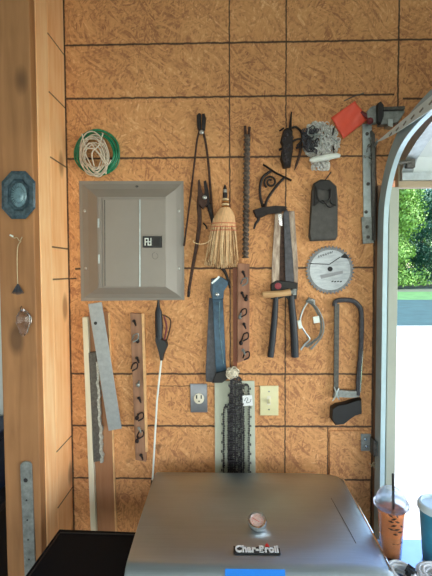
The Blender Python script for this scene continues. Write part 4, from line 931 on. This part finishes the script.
# ------------------------------------------------------------------ outside
st('floor_outside_slab', B().box2((-6, .12, -.12), (22, 11.4, -.005)), m_conc)
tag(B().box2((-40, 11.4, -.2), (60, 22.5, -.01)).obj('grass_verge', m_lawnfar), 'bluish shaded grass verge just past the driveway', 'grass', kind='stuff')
tag(B().box2((-60, 22.5, -.2), (90, 31, -.012)).obj('lawn', m_lawn), 'bright green strip of lawn in front of the trees', 'grass', kind='stuff')
tag(B().box2((-60, 31, -.2), (90, 85, -.014)).obj('woodland_ground', m_wgr), 'dull grey-green ground under and around the trees', 'ground', kind='stuff')
tag(B().box2((-40, -40, -.3), (60, .1, -.13)).obj('yard_ground', m_lawn), 'grass ground around the garage', 'grass', kind='stuff')
def tree_mesh(seed, H, R_, mat, nleaf=26000):
    random.seed(seed); b = B(); blobs = []
    for k in range(46):
        a = random.uniform(0, 2*pi); z = random.uniform(.02, 1); r = R_*math.sqrt(random.random())*(1-.5*max(0, z-.4)); blobs.append(Vector((r*cos(a), r*sin(a), .6+z*(H-1.2))))
    bm = b.bm
    for k in range(nleaf):
        c = random.choice(blobs); d = Vector((random.gauss(0, 1), random.gauss(0, 1), random.gauss(0, .8))).normalized()*random.uniform(.45, 1.25)*1.15
        p = c+d; nrm = (d.normalized()+Vector((random.uniform(-.8, .8), random.uniform(-.8, .8), random.uniform(-.2, .9)))).normalized(); u = nrm.orthogonal().normalized(); v = nrm.cross(u); s_ = random.uniform(.07, .15)
        if p.z < .25: continue
        bm.faces.new([bm.verts.new(p+u*s_), bm.verts.new(p+v*s_*.6), bm.verts.new(p-u*s_), bm.verts.new(p-v*s_*.6)])
    return b
g = 'trees behind the lawn'
protos = []
for i, (mt, H, R_) in enumerate(((m_leafA, 11, 2.3), (m_leafB, 12, 2.4))):
    t = thing('leafy_tree', (0, 0, 0), 'x', 'tree', g)
    o = tree_mesh(i+1, H, R_, mt).obj('foliage', mt, t, smooth=False); 
    bt = B(); bt.tube([(0, 0, 0), (.1, 0, 2), (-.1, .1, 5), (0, 0, 8)], [.3, .24, .16, .06], 8)
    for k in range(6): a = k*1.05; bt.tube([(0, 0, 2+k*.7), (1.5*cos(a), 1.5*sin(a), 3.4+k*.8)], [.1, .03], 6)
    bt.obj('trunk', m_bark, t); protos.append(t)
def copy_tree(o):
    r = o.copy(); COL.objects.link(r)
    for ch in [c for c in bpy.data.objects if c.parent == o]:
        c = ch.copy(); COL.objects.link(c); c.parent = r
    return r
spots = [(15.4, 37, 0), (22.6, 37.5, 1), (8.2, 37, 1), (29.6, 38, 0), (1.0, 38, 0), (18.9, 43.5, 1), (11.8, 43.5, 0), (26, 44, 1), (18.0, 50.5, 0), (24.5, 51, 1), (10.6, 50.5, 1), (21.3, 57.5, 1), (27.5, 58, 0), (14.8, 57.5, 0)]
labs = ['light green leafy tree nearest to the jamb, behind the bright lawn', 'dark green leafy tree behind the bright lawn, cut by the right edge']
used = set()
for i, (x, y, k) in enumerate(spots):
    o = protos[k] if k not in used else copy_tree(protos[k]); used.add(k)
    o.location = (x, y, .012); o.rotation_euler.z = i*1.3; o.scale = (1, 1, 1)
    o['label'] = labs[i] if i < 2 else ('light green leafy tree filling the gaps further back' if k == 0 else 'dark green leafy tree filling the gaps further back')

# ------------------------------------------------------------------ light
w = bpy.data.worlds.new('world'); scene.world = w; w.use_nodes = True; wn = w.node_tree
sky = wn.nodes.new('ShaderNodeTexSky'); sky.sky_type = 'NISHITA'; sky.sun_disc = False; sky.sun_elevation = radians(48); sky.sun_rotation = radians(100); sky.dust_density = .4
wn.links.new(sky.outputs[0], wn.nodes['Background'].inputs[0]); wn.nodes['Background'].inputs[1].default_value = .9
def light(name, kind, loc, target, energy, size=None, color=(1, 1, 1), sy=None, spread=None):
    l = bpy.data.lights.new(name, kind); l.energy = energy; l.color = color
    if kind == 'AREA': l.shape = 'RECTANGLE'; l.size = size; l.size_y = sy
    if kind == 'AREA' and spread: l.spread = radians(spread)
    o = bpy.data.objects.new(name, l); COL.objects.link(o); o.location = loc; o.rotation_euler = (Vector(target)-Vector(loc)).to_track_quat('-Z', 'Y').to_euler(); return o
s = light('sun', 'SUN', (20, 0, 20), (0, 2.5, 0), 8.0, color=(1, .96, .88)); s.data.angle = radians(.6)
# area lamps added: one backs up the side doorway's daylight, one fills from behind
light('side_doorway_fill', 'AREA', (3.68, -2.2, 1.35), (0, -1.0, 1.4), 110, 3.2, (1, .975, .94), 2.0)
light('rear_fill', 'AREA', (0, -5.55, 1.45), (0, 0, 1.6), 60, 3.0, (1, .98, .96), 2.0)
scene.view_settings.view_transform = 'Standard'; scene.view_settings.look = 'None'; scene.view_settings.gamma = 1; scene.view_settings.exposure = -.10
